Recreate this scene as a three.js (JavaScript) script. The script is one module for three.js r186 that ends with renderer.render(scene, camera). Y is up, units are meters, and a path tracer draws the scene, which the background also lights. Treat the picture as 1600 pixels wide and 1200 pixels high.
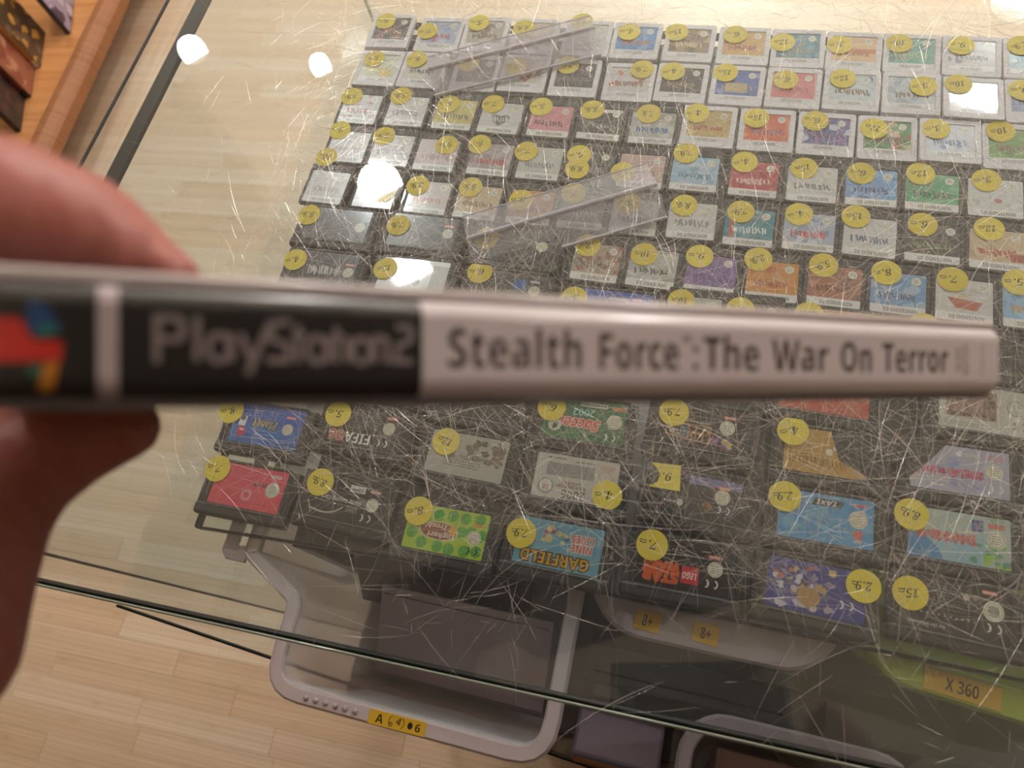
import * as THREE from 'three';
import { RoundedBoxGeometry } from 'three/addons/geometries/RoundedBoxGeometry.js';
import { mergeGeometries, mergeVertices, toCreasedNormals } from 'three/addons/utils/BufferGeometryUtils.js';
import { MarchingCubes } from 'three/addons/objects/MarchingCubes.js';
import { RectAreaLightUniformsLib } from 'three/addons/lights/RectAreaLightUniformsLib.js';

/* ------------------------------------------------------------------ camera, light, exposure */
const scene = new THREE.Scene();
scene.background = new THREE.Color(0x000000);
const camera = new THREE.PerspectiveCamera(55.1, 1600 / 1200, 0.01, 30);
camera.position.set(0, 1.4, 0);
const cr = new THREE.Vector3(0.96243, -0.15751, -0.22119), cu = new THREE.Vector3(-0.14524, 0.38964, -0.90944), cb = new THREE.Vector3(0.22943, 0.9074, 0.35212);
const camBasis = new THREE.Matrix4().makeBasis(cr, cu, cb);
camera.quaternion.setFromRotationMatrix(camBasis);
camera.focus = 0.43;
camera.userData.fStop = 11;
camera.updateMatrixWorld(true);
RectAreaLightUniformsLib.init();
const renderer = new THREE.WebGLRenderer();
renderer.toneMapping = THREE.LinearToneMapping;
renderer.toneMappingExposure = 0.655;
renderer.shadowMap.enabled = true;
// recessed ceiling spots: [x, z, radius, candela]; where they stand follows from their reflections in the glass top
const CEIL = 2.7;
const LAMPS = [[-1.111, -1.408, 0.07, 9], [0.871, -2.353, 0.085, 11], [-2.096, -1.965, 0.05, 6], [-1.517, -1.923, 0.035, 4], [2.2, -0.9, 0.06, 8]];
const LAMP_COLOR = new THREE.Color(1.0, 0.948, 0.912);

/* ------------------------------------------------------------------ helpers */
let seed = 7;
const rnd = () => { seed = (seed * 1664525 + 1013904223) >>> 0; return seed / 4294967296; };
const rr = (a, b) => a + (b - a) * rnd();
const names = new Map();
function numbered(n) { const k = names.get(n) || 0; names.set(n, k + 1); return k ? n + '_' + String(k).padStart(3, '0') : n; }
function shade(o) { o.castShadow = true; o.receiveShadow = true; return o; }
function tag(o, label, category, group) { o.userData.label = label; o.userData.category = category; if (group) o.userData.group = group; return o; }
function thing(name, label, category, pos, group) {
  const o = new THREE.Group(); o.name = numbered(name); scene.add(o); if (pos) o.position.set(...pos);
  return tag(o, label, category, group);
}
function part(name, geo, mat, parent, label) {
  const m = shade(new THREE.Mesh(geo, mat)); m.name = parent ? name : numbered(name); (parent || scene).add(m);
  if (label) m.userData.label = label;
  return m;
}
function struct(name, geo, mat) { const m = part(name, geo, mat); m.userData.kind = 'structure'; return m; }
const H = (mm) => 1.4 - mm / 1000;                        // height of what lies so many millimetres under the lens
function camPoint(x, y, z) { return new THREE.Vector3(0, 1.4, 0).addScaledVector(cr, x / 1000).addScaledVector(cu, -y / 1000).addScaledVector(cb, -z / 1000); }
const box = (w, h, d, x = 0, y = 0, z = 0) => new THREE.BoxGeometry(w, h, d).translate(x, y, z);
const rbox = (w, h, d, r, x = 0, y = 0, z = 0, s = 2) => new RoundedBoxGeometry(w, h, d, s, r).translate(x, y, z);
const merge = (list) => mergeGeometries(list.map((g) => { const q = g.index ? g.toNonIndexed() : g; for (const k of Object.keys(q.attributes)) if (!['position', 'normal', 'uv'].includes(k)) q.deleteAttribute(k); return q; }));
function canvas(w, h) { const c = document.createElement('canvas'); c.width = w; c.height = h; return [c, c.getContext('2d')]; }
function tex(c, repeat) { const t = new THREE.CanvasTexture(c); t.colorSpace = THREE.SRGBColorSpace; t.magFilter = THREE.LinearFilter; if (repeat) { t.wrapS = t.wrapT = THREE.RepeatWrapping; } return t; }
function gray(c, repeat) { const t = new THREE.CanvasTexture(c); t.magFilter = THREE.LinearFilter; if (repeat) { t.wrapS = t.wrapT = THREE.RepeatWrapping; } return t; }
function std(color, roughness = 0.5, more = {}) { return new THREE.MeshPhysicalMaterial({ color, roughness, metalness: 0, ...more }); }
function pane(color, roughness = 0, transmission = 1, more = {}) { return new THREE.MeshPhysicalMaterial({ color, roughness, transmission, thickness: 0, ior: 1.5, side: THREE.DoubleSide, ...more }); }
function roundRect(w, d, r, seg = 6) {                     // points of a rounded rectangle in the xz plane
  const p = [];
  for (const [cx, cz, a0] of [[w / 2 - r, d / 2 - r, 0], [-w / 2 + r, d / 2 - r, 1], [-w / 2 + r, -d / 2 + r, 2], [w / 2 - r, -d / 2 + r, 3]])
    for (let i = 0; i <= seg; i++) { const a = (a0 + i / seg) * Math.PI / 2; p.push([cx + r * Math.cos(a), cz + r * Math.sin(a)]); }
  return p;
}
function loft(loops, capEnd) {                             // loops: arrays of [x, y, z], all of one length
  const n = loops[0].length, pos = [], idx = [], uv = [];
  loops.forEach((l, j) => l.forEach((p, i) => { pos.push(...p); uv.push(i / n, j / loops.length); }));
  for (let j = 0; j + 1 < loops.length; j++) for (let i = 0; i < n; i++) { const a = j * n + i, b = j * n + (i + 1) % n; idx.push(a, b, a + n, b, b + n, a + n); }
  if (capEnd) { const l = loops.at(-1), c = pos.length / 3; pos.push(l.reduce((s, p) => s + p[0], 0) / n, l[0][1], l.reduce((s, p) => s + p[2], 0) / n); uv.push(0.5, 0.5); for (let i = 0; i < n; i++) idx.push((loops.length - 1) * n + i, (loops.length - 1) * n + (i + 1) % n, c); }
  const g = new THREE.BufferGeometry(); g.setAttribute('position', new THREE.Float32BufferAttribute(pos, 3)); g.setAttribute('uv', new THREE.Float32BufferAttribute(uv, 2)); g.setIndex(idx);
  return toCreasedNormals(g, 0.7);
}
function shapeOf(pts) { const s = new THREE.Shape(); pts.forEach(([x, y], i) => i ? s.lineTo(x, y) : s.moveTo(x, y)); s.closePath(); return s; }
function extrude(shape, depth, bevel = 0, seg = 2) { return new THREE.ExtrudeGeometry(shape, { depth: depth - 2 * bevel, bevelEnabled: bevel > 0, bevelSize: bevel, bevelThickness: bevel, bevelOffset: -bevel, bevelSegments: seg, curveSegments: 10 }).translate(0, 0, bevel); }
const sheet = (o, y, up) => up ? flat(new THREE.ShapeGeometry(shapeOf(o))).translate(0, y, 0) : new THREE.ShapeGeometry(shapeOf(o.map(([a, b]) => [a, -b]))).rotateX(Math.PI / 2).translate(0, y, 0);
const flat = (g) => g.rotateX(-Math.PI / 2);              // shape drawn as (x, -z) comes to lie in the xz plane, its depth upwards

/* ------------------------------------------------------------------ room */
const M = {
  plaster: std(0xece6dc, 0.9), ceiling: std(0xf4f1ea, 0.95), screed: std(0xb5a184, 0.9),
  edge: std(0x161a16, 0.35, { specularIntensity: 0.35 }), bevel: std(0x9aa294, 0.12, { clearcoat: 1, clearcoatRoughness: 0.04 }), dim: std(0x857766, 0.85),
  glass: pane(new THREE.Color(0.932, 0.966, 0.976)),
  worn: pane(new THREE.Color(0.932, 0.966, 0.976), 0, 0.97),
  yellow: null,
};
struct('floor', box(8, 0.1, 7, 0, -0.054, 0), M.screed);
struct('ceiling', box(8.2, 0.12, 7.2, 0, CEIL + 0.06, 0), M.ceiling);
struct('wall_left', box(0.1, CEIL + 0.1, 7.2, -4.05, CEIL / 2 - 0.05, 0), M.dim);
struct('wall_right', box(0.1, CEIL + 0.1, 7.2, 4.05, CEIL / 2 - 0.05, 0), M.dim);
struct('wall_back', box(8.2, CEIL + 0.1, 0.1, 0, CEIL / 2 - 0.05, -3.55), M.plaster);
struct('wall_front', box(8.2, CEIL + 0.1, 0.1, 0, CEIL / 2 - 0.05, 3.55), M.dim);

{ // parquet blocks, each its own piece of the floor
  const [c, g] = canvas(512, 128);
  g.fillStyle = '#fff'; g.fillRect(0, 0, 512, 128);
  for (let i = 0; i < 420; i++) { const y = rnd() * 128, a = rr(0.02, 0.09); g.strokeStyle = rnd() < 0.6 ? `rgba(150,105,60,${a})` : `rgba(255,255,255,${a * 1.5})`; g.lineWidth = rr(0.5, 2.4); g.beginPath(); g.moveTo(-20, y); const x1 = rr(60, 300); g.bezierCurveTo(x1, y + rr(-7, 7), x1 + 150, y + rr(-7, 7), 540, y + rr(-5, 5)); g.stroke(); }
  for (const [x, y] of [[120, 40], [400, 90]]) for (let k = 6; k > 0; k--) { g.strokeStyle = `rgba(140,95,50,${0.05 + 0.02 * (6 - k)})`; g.lineWidth = 2; g.beginPath(); g.ellipse(x, y, k * 5, k * 2.2, 0, 0, 7); g.stroke(); }
  const grain = tex(c, true);
  const tones = [0xd9c3a8, 0xdbc7ae, 0xd5bea2, 0xdecbb4, 0xd1b99c, 0xd8c0a4, 0xdfcdb6, 0xd6bfa4].map((k, i) => { const t = grain.clone(); t.offset.set(i * 0.37, i * 0.29); t.needsUpdate = true; return std(k, 0.42, { map: t }); });
  const fl = scene.getObjectByName('floor');
  const rowH = 0.0475, geos = [0.28, 0.34, 0.40].map((l) => new RoundedBoxGeometry(l - 0.0006, 0.006, rowH - 0.0003, 1, 0.0003).translate(l / 2, -0.003, 0));
  const a = 0.043, ca = Math.cos(a), sa = Math.sin(a);
  let n = 0;
  const far = [];
  for (let r = -44; r < 16; r++) {
    let x = -3.2 - rr(0, 0.4);
    while (x < 1.0) {
      const k = Math.floor(rnd() * 3), l = [0.28, 0.34, 0.40][k], z = r * rowH, cx = x + l / 2;
      const wx = ca * x + sa * z, wz = -sa * x + ca * z, mx = ca * cx + sa * z;
      const mat = tones[Math.floor(rnd() * 8)];
      // what the camera sees: the strip left of the counter, near and far
      const seen = mx > -2.3 && mx < -0.35 && wz > -1.9 && wz < 0.5;
      if (seen && n < 296) { const p = part('plank', geos[k], mat, fl); p.position.set(wx, 0.002, wz); p.rotation.y = a; n++; }
      else { const q = geos[k].clone(); q.rotateY(a); q.translate(wx, 0.002, wz); far.push(q); }
      x += l;
    }
  }
  const rest = part('plank_field', merge(far), tones[0], fl); rest.userData.kind = 'stuff';
}

/* ceiling lamps */
for (const [x, z, cd, lab] of [[-0.1, -3.1, 8.5, 'frosted globe lamp hanging before the middle of the back wall'], [2.2, -3.0, 9, 'frosted globe lamp hanging in the far right corner']]) {
  const t = thing('globe_lamp', lab, 'lamp', [x, 2.3, z]);
  part('globe', new THREE.SphereGeometry(0.09, 28, 20), new THREE.MeshStandardMaterial({ color: 0xffffff, emissive: LAMP_COLOR, emissiveIntensity: 4 }), t);
  part('stem', new THREE.CylinderGeometry(0.006, 0.006, 0.31, 12).translate(0, 0.245, 0), std(0x8a8a88, 0.4, { metalness: 0.8 }), t);
  const p = new THREE.PointLight(LAMP_COLOR, cd); p.castShadow = true; p.shadow.radius = 4.2; t.add(p);
}
{
  const glow = new THREE.MeshStandardMaterial({ color: 0xffffff, emissive: LAMP_COLOR, emissiveIntensity: 6 });
  const trimM = std(0xf2f0ec, 0.4);
  const LL = ['recessed ceiling spot ahead on the left, brightest reflection in the glass', 'large recessed ceiling spot ahead on the right', 'recessed ceiling spot farthest to the left', 'small recessed ceiling spot between the two left ones', 'recessed ceiling spot far over to the right'];
  LAMPS.forEach(([x, z, r, cd], i) => {
    const t = thing('ceiling_spot', LL[i], 'lamp', [x, CEIL, z]);
    part('trim_ring', new THREE.LatheGeometry([[r, -0.004], [r + 0.003, -0.012], [r + 0.018, -0.008], [r + 0.022, 0]].map((p) => new THREE.Vector2(...p)), 40), trimM, t);
    part('lamp_disc', new THREE.CylinderGeometry(r, r, 0.004, 40).translate(0, -0.002, 0), glow, t);
    const s = new THREE.SpotLight(LAMP_COLOR, cd, 0, 1.25, 0.7); s.position.set(0, -0.02, 0); s.target.position.set(0, -2, 0); s.castShadow = true; s.shadow.radius = r / 0.02; t.add(s, s.target);
  });
}

/* ------------------------------------------------------------------ the glass counter */
const scratchM = std(new THREE.Color(0.40, 0.37, 0.325), 0.34, { ior: 1.9 }), glintM = std(new THREE.Color(0.75, 0.73, 0.69), 0.17, { metalness: 0.75 });
function scratches(n, area, w0, w1) {
  const pos = [], nor = [], idx = [], up = new THREE.Vector3(0, 1, 0);
  for (let i = 0; i < n; i++) {
    const [x0, x1, z0, z1] = area(i);
    let x = rr(x0, x1), z = rr(z0, z1), a = rnd() * Math.PI * 2;
    const L = Math.exp(rr(Math.log(0.004), Math.log(0.055))), k = rr(-22, 22) * (rnd() < 0.5 ? 0.3 : 1), w = rr(w0, w1) * (rnd() < 0.12 ? 1.6 : 1), seg = L > 0.02 ? 5 : 3;
    const b = pos.length / 3;
    for (let s = 0; s <= seg; s++) {
      const t = s / seg, ww = w * (0.25 + 0.75 * Math.sin(Math.PI * Math.min(1, Math.max(0, t * 0.9 + 0.05)))), nx = -Math.sin(a), nz = Math.cos(a);
      for (const [o, h, tilt] of [[-1, 0, -0.8], [0, 0.4, 0], [1, 0, 0.8]]) { pos.push(x + nx * o * ww / 2, h * ww, z + nz * o * ww / 2); const c = Math.cos(tilt), si = Math.sin(tilt); nor.push(nx * si, c, nz * si); }
      x += Math.cos(a) * L / seg; z += Math.sin(a) * L / seg; a += k * L / seg;
      if (s) for (const q of [0, 1]) { const p = b + (s - 1) * 3 + q, r = p + 3; idx.push(p, p + 1, r, p + 1, r + 1, r); }
    }
  }
  const g = new THREE.BufferGeometry(); g.setAttribute('position', new THREE.Float32BufferAttribute(pos, 3)); g.setAttribute('normal', new THREE.Float32BufferAttribute(nor, 3)); g.setIndex(idx);
  return g;
}
{
  // top sheet: its long edge runs a little askew to the rows of goods
  const front = (x) => 0.0075 - (x + 0.1) * 0.024, T = 0.010, yTop = H(331);
  const outline = [[-0.398, -front(-0.398)], [0.62, -front(0.62)], [0.62, 0.62], [-0.398, 0.62]];
  const t = thing('glass_counter', 'scratched clear glass display counter holding the cartridges', 'counter', [0, 0, 0]);
  const faces = [sheet(outline, yTop, true), sheet(outline, yTop - T, false)];
  const top = part('top_sheet', faces[0], M.worn, t); part('under_face', faces[1], M.glass, top);
  const fe = []; // ground edge all round, half round at the front
  const edge = (a, b, r, hh = T / 2, dy = 0) => { const A = new THREE.Vector3(a[0], yTop - T / 2 + dy, -a[1]), B = new THREE.Vector3(b[0], yTop - T / 2 + dy, -b[1]), d = B.clone().sub(A), L = d.length(), g = new THREE.CapsuleGeometry(hh, L, 3, 16).scale(1, 1, r / hh); g.rotateZ(Math.PI / 2); g.rotateY(Math.atan2(-d.z, d.x)); return g.translate((A.x + B.x) / 2, (A.y + B.y) / 2, (A.z + B.z) / 2); };
  part('front_edge', edge(outline[0], outline[1], 0.0016, 0.0020), M.edge, top);
  part('polished_bevel', edge(outline[0].map((q, i) => i ? q - 0.0017 : q), outline[1].map((q, i) => i ? q - 0.0017 : q), 0.0008, 0.0012, 0.0006), M.bevel, top);
  part('side_edge', edge(outline[0], outline[3], 0.0010, 0.0011, 0.0034), M.edge, top);
  part('side_edge', edge(outline[1], outline[2], 0.002), M.edge, top);
  part('back_edge', edge(outline[3], outline[2], 0.002), M.edge, top);
  // scratches worn into the sheet
  const where = (i) => i % 20 < 15 ? [-0.26, 0.36, -0.5, -0.052] : i % 20 < 17 ? [-0.16, 0.36, -0.30, -0.06] : i % 60 === 17 ? [-0.2, 0.36, -0.06, 0.0] : i % 60 === 18 || i % 60 === 39 ? [-0.36, -0.2, -0.5, -0.1] : [-0.25, 0.36, -0.42, -0.08];
  for (const [n, m, w0, w1] of [[13000, scratchM, 0.00007, 0.00017], [9000, glintM, 0.00006, 0.00015]]) { const sc = part('scratches', scratches(n, where, w0 * 0.92, w1 * 0.92).translate(0, yTop + 0.00004, 0), m, top); sc.userData.kind = 'stuff'; }
  // one long thin crack towards the back
  { const pts = [[-0.0616, -0.3915], [-0.0571, -0.3704], [-0.0511, -0.3396], [-0.0452, -0.311], [-0.042, -0.2931], [-0.0402, -0.2771]]; const g = new THREE.TubeGeometry(new THREE.CatmullRomCurve3(pts.map(([x, z]) => new THREE.Vector3(x, yTop + 0.00006, z))), 40, 0.00013, 5); part('long_scratch', g, scratchM, top); }
  // upright side sheet under the left edge
  const py = yTop - T - 0.0006, bottom = 0.004;
  const side = part('side_sheet', merge([new THREE.PlaneGeometry(0.62, py - bottom).rotateY(Math.PI / 2).translate(-0.3755, (py + bottom) / 2, -0.31), new THREE.PlaneGeometry(0.62, py - bottom).rotateY(-Math.PI / 2).translate(-0.3865, (py + bottom) / 2, -0.31)]), M.glass, t);
  part('upper_edge', rbox(0.011, 0.004, 0.62, 0.0015, -0.381, py - 0.002, -0.31), M.edge, side);
  part('lower_edge', rbox(0.011, 0.004, 0.62, 0.0015, -0.381, bottom, -0.31), M.edge, side);
  part('front_edge', rbox(0.011, py - bottom, 0.002, 0.0009, -0.381, (py + bottom) / 2, -0.001), M.edge, side);
  const side2 = part('side_sheet', box(0.011, py - bottom, 0.62, 0.61, (py + bottom) / 2, -0.31), M.glass, t);
  // lower shelf on which the bins stand
  const sy = H(500), so = [[-0.3745, -0.0215], [0.6, -0.082], [0.6, 0.6], [-0.3745, 0.6]];
  const low = part('lower_shelf', merge([sheet(so, sy, true), sheet(so, sy - 0.006, false)]), M.glass, t);
  const A = new THREE.Vector3(-0.3745, sy - 0.003, 0.0215), B = new THREE.Vector3(0.6, sy - 0.003, 0.082);
  part('front_edge', rbox(A.distanceTo(B), 0.006, 0.002, 0.0008).rotateY(Math.atan2(-(B.z - A.z), B.x - A.x)).translate((A.x + B.x) / 2, A.y, (A.z + B.z) / 2), M.edge, low);
}
{ // loose glass plate that carries the goods; it lies on the bins
  const y1 = H(378), y0 = H(384), o = [[-0.2545, 0.0335], [-0.05, 0.0442], [0.42, 0.0462], [0.42, 0.418], [-0.258, 0.418]];
  const t = thing('glass_plate', 'loose clear glass plate with dark edges under the rows of cartridges', 'glass plate', [0, 0, 0]);
  part('sheet', merge([sheet(o, y1, true), sheet(o, y0, false)]), M.glass, t);
  for (let i = 0; i < 5; i++) {
    const [a, b] = [o[i], o[(i + 1) % 5]], L = Math.hypot(b[0] - a[0], b[1] - a[1]);
    part('ground_edge', rbox(L, 0.0062, 0.0014, 0.0005).rotateY(Math.atan2(b[1] - a[1], b[0] - a[0])).translate((a[0] + b[0]) / 2, (y0 + y1) / 2, -(a[1] + b[1]) / 2), M.edge, t);
  }
}
{ const t = thing('post', 'thin dark metal post standing on the floor behind the counter', 'post', [-0.517, 0.002, -0.814]); part('rod', new THREE.CylinderGeometry(0.0022, 0.0022, 1.0, 12).translate(0, 0.506, 0), std(0x222222, 0.4, { metalness: 0.6 }), t); part('foot', new THREE.CylinderGeometry(0.03, 0.032, 0.006, 24).translate(0, 0.003, 0), std(0x222222, 0.4, { metalness: 0.6 }), t); }
/* ------------------------------------------------------------------ cartridges */
// id, kind (T white, D small black, G wide dark), centre right of and towards the lens in mm, sticker centre from there
const CARTS = [['A1','T',-246.7,-405.5,-6.6,-9.1],
  ['A2','T',-208.2,-403.4,-9.9,-2.9],
  ['A3','T',-174.5,-405.5,-6.9,-10.5],
  ['A4','T',-138.4,-405.5,-9.1,-7],
  ['A5','T',-100.9,-405.5,-6.5,-14.9],
  ['A6','T',-67.2,-404.9,-5.9,-7.5],
  ['A7','T',-31.8,-404.5,-9.6,-8.9],
  ['A8','T',3.2,-404,-6.3,-9.4],
  ['A9','T',37,-403.6,-9.8,-4.6],
  ['A10','T',70.7,-402.8,-8.9,-4.8],
  ['A11','T',104.4,-403,-7.7,-7.8],
  ['A12','T',138.1,-402.8,-6.2,-8.2],
  ['A13','T',171.8,-402.5,-6.8,-10.1],
  ['B1','T',-245.3,-369.5,-5.8,-8.3],
  ['B2','T',-211.6,-369.7,-7.3,-9.3],
  ['B3','T',-172.4,-369.3,-6.7,-8.6],
  ['B4','T',-138.1,-371.2,-7,-5.7],
  ['B5','T',-102.6,-369.7,-6.3,-10.6],
  ['B6','T',-65.9,-368.3,7.1,-11.2],
  ['B7','T',-32.1,-370,-7,-9],
  ['B8','T',2.8,-370.2,-8.3,-9.9],
  ['B9','T',37,-370.4,-5.3,-6.2],
  ['B10','T',71.1,-371.2,-5.7,-8.6],
  ['B11','T',105,-371.1,6.5,-5.7],
  ['B12','T',138.7,-368.9,-8.1,-10.1],
  ['B13','T',172.4,-369.3,-7,-8],
  ['C1','D',-247.7,-333.9,-9.5,-8.2],
  ['C2','D',-213,-334.5,-7.5,-10.8],
  ['C3','D',-178.1,-334.4,-6.5,-6.2],
  ['C4','D',-145.6,-333.9,-7.8,-9],
  ['C5','D',-111.7,-333.9,-8.3,-9.3],
  ['C6','D',-78.4,-334.3,-7.4,-8.8],
  ['C7','D',-45.2,-333.9,-3.7,-8.9],
  ['C8','T',-10.8,-335.8,-8.3,-9.8],
  ['C9','T',24.1,-335.7,-6.9,-9],
  ['C10','T',58.6,-335.6,-6.9,-9.5],
  ['C11','T',92.8,-335.6,-7.6,-6.5],
  ['C12','T',126.5,-335.7,-7.7,-8.1],
  ['C13','T',160.2,-335,-6.9,-10.8],
  ['D1','D',-246.3,-300.9,-10.1,-11.2],
  ['D2','D',-214,-300.9,-8.8,-8.9],
  ['D3','D',-181.7,-299.7,5.2,-6.6],
  ['D4','D',-144.2,-299.7,-10.2,-9.1],
  ['D5','D',-111.4,-299.7,-10.5,-6.4],
  ['D6','D',-79.1,-299.7,-8.4,-6.4],
  ['D7','D',-46.8,-299.7,-10.8,4.2],
  ['D8','D',-14.5,-300.9,-6.9,-12.8],
  ['D9','D',20.4,-300.5,-6.8,-9.7],
  ['D10','D',53.3,-300.1,-5.2,-8.9],
  ['D11','D',85.6,-300.7,-5.7,-7.7],
  ['D12','D',117.9,-300.9,-6.5,-10.1],
  ['D13','D',150.2,-300.3,-4.7,-9.6],
  ['E1','D',-250.6,-266.8,-8.6,-21.7],
  ['E2','D',-214.8,-266.8,6.1,2.3],
  ['E3','D',-178.2,-265.6,-9.1,-6.7],
  ['E4','D',-144.4,-265.6,-7.5,-8.8],
  ['E5','D',-110.1,-265.6,-6.9,-2.7],
  ['E6','D',-77.8,-266,-7.3,-10.9],
  ['E7','D',-45.5,-265.6,-5,-7.7],
  ['E8','D',-11.7,-266.8,-5.5,-8.3],
  ['E9','D',21.1,-265.7,-5.5,-8.4],
  ['E10','D',54.1,-266.5,-6.2,-9.4],
  ['E11','D',86.4,-266.8,-8.1,-10.8],
  ['E12','D',118.7,-266.8,-5.5,-9.4],
  ['E13','D',151,-266.2,-4.4,-11],
  ['F5','D',-62.3,-231.4,-7.2,-8.8],
  ['F6','D',-29.5,-231.4,-6.1,-6.7],
  ['F7','D',3.6,-231.4,-7.6,-9.3],
  ['F8','D',37.1,-231.5,-8.4,-11.5],
  ['F9','D',70,-232.6,-6.7,-10.6],
  ['F10','D',102.3,-232.5,-6.4,-10.1],
  ['F11','D',134.6,-232.6,-5.9,-10],
  ['F12','D',166.9,-232.6,-6.7,-12.4],
  ['g1','G',-231.3,-231.5,-21.6,-7.8],
  ['g2','G',-172.9,-232.9,-17.1,-5.6],
  ['g3','G',-229.4,-198.8,-21,-6.8],
  ['g4','G',-169.7,-200.1,-18.8,-5.9],
  ['g6','G',-111.1,-199.8,-18.3,-11.9],
  ['g5','G',-234,-166,-23.5,-12],
  ['g7','G',-47,-195,-22.9,-7],
  ['g8','D',-1.7,-203.2,-8.3,-7],
  ['g9','D',29.9,-203.7,-7.6,-5.6],
  ['g10','G',75.9,-199,-18.3,-10],
  ['g11','G',131.3,-197.8,-16.8,-12.4],
  ['f1','G',-229.2,-92.8,-24.9,-8.7],
  ['f2','G',-170.8,-102.2,-17.7,-7.9],
  ['f3','G',-108.8,-96,-13.3,-8.7],
  ['f4','G',-50.4,-126.6,-18.5,-7.6],
  ['f5','G',10,-133.2,-14.8,-8.3],
  ['f6','G',73.2,-129.5,-18.1,-12.1],
  ['f7','G',144.3,-164.8,-20.2,-3.3],
  ['h1','G',-227,-56.5,-22,-10.2],
  ['h2','G',-168.6,-60.5,-17.4,-9.3],
  ['h3','G',-109.6,-54.6,-17,-10.6],
  ['h4','G',-48.7,-93.8,17.4,2.8],
  ['h5','G',13.5,-96.8,-17.1,-9.2],
  ['h6','G',73.4,-96.4,-19.2,-10.8],
  ['h7','G',131.8,-131.6,-16.5,-5.8],
  ['i4','G',-50.7,-58.5,-19.8,-5.6],
  ['i5','G',10.3,-60.9,-15.4,-10.2],
  ['i6','G',71.4,-62.2,20.3,-8.9],
  ['i7','G',131.8,-98.6,-20.5,-10.3],
  ['j7','G',130.8,-65.8,-19.2,-5.6],
  ['k6','G',68.4,-162.6,-14.3,-4.2],
  ['m2','G',-172,-136,null,null],
  ['m3','G',-110,-130,null,null],
  ['g0','G',-112,-231.5,-19,-4]];
const [atlas, ag] = canvas(2048, 2048);
function words(g, t, cx, cy, w, h, color, { font = 'bold 40px sans-serif', turn = Math.PI, stroke } = {}) {
  g.save(); g.translate(cx, cy); g.rotate(turn); g.font = font; g.textAlign = 'center'; g.textBaseline = 'middle';
  const mw = g.measureText(t).width; g.scale(w / mw, h / 30); if (stroke) { g.strokeStyle = stroke; g.lineWidth = 6; g.strokeText(t, 0, 0); } g.fillStyle = color; g.fillText(t, 0, 0); g.restore();
}
const disc = (g, x, y, r, c, ry) => { g.fillStyle = c; g.beginPath(); g.ellipse(x, y, r, ry || r, 0, 0, 7); g.fill(); };
const rect = (g, x, y, w, h, c) => { g.fillStyle = c; g.fillRect(x, y, w, h); };
function squiggle(g, x, y, w, h, c, lw = 3) { g.strokeStyle = c; g.lineWidth = lw; g.lineCap = 'round'; g.beginPath(); let px = x; while (px < x + w) { const d = rr(4, 11); g.moveTo(px, y + rr(0, h * 0.3)); g.quadraticCurveTo(px + rr(-3, 8), y + h * rr(0.4, 0.8), px + rr(0, d * 0.7), y + h * rr(0.6, 1)); px += d; } g.stroke(); }
function lines(g, x, y, w, n, step, c, lw = 2) { g.strokeStyle = c; g.lineWidth = lw; g.lineCap = 'butt'; for (let i = 0; i < n; i++) { let q = x; g.beginPath(); while (q < x + w) { const d = rr(3, 14); g.moveTo(q, y + i * step); g.lineTo(Math.min(q + d, x + w), y + i * step); q += d + rr(1.5, 4); } g.stroke(); } }
function blots(g, x, y, w, h, n, cols, s = 1) { for (let i = 0; i < n; i++) { g.fillStyle = cols[Math.floor(rnd() * cols.length)]; const cx = x + rnd() * w, cy = y + rnd() * h; g.beginPath(); const m = 5 + Math.floor(rnd() * 4); for (let k = 0; k < m; k++) { const a = k / m * 6.283, r = rr(4, 13) * s; g.lineTo(cx + r * 1.2 * Math.cos(a), cy + r * Math.sin(a)); } g.closePath(); g.fill(); } }
function seal(g, x, y, r = 20) { disc(g, x, y, r, '#d9d3bd'); g.strokeStyle = '#8d8876'; g.lineWidth = 1.6; g.beginPath(); g.arc(x, y, r * 0.82, 0, 7); g.stroke(); lines(g, x - r * 0.55, y - r * 0.4, r * 1.1, 4, r * 0.28, '#77735f', 2); }
const pill = (g, x, y, c = '#c2604f') => { g.fillStyle = c; g.beginPath(); g.roundRect(x - 19, y - 5, 38, 10, 5); g.fill(); words(g, 'Nintendo', x, y, 30, 8, '#efc9bb', { font: 'bold 36px sans-serif' }); };
const ce = (g, x, y, c = '#d8d8d2') => { g.strokeStyle = c; g.lineWidth = 4; for (const dx of [-11, 13]) { g.beginPath(); g.arc(x + dx - 5, y, 10, -1.35, 1.35); g.stroke(); } g.beginPath(); g.moveTo(x - 11, y); g.lineTo(x - 7, y); g.stroke(); };
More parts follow.
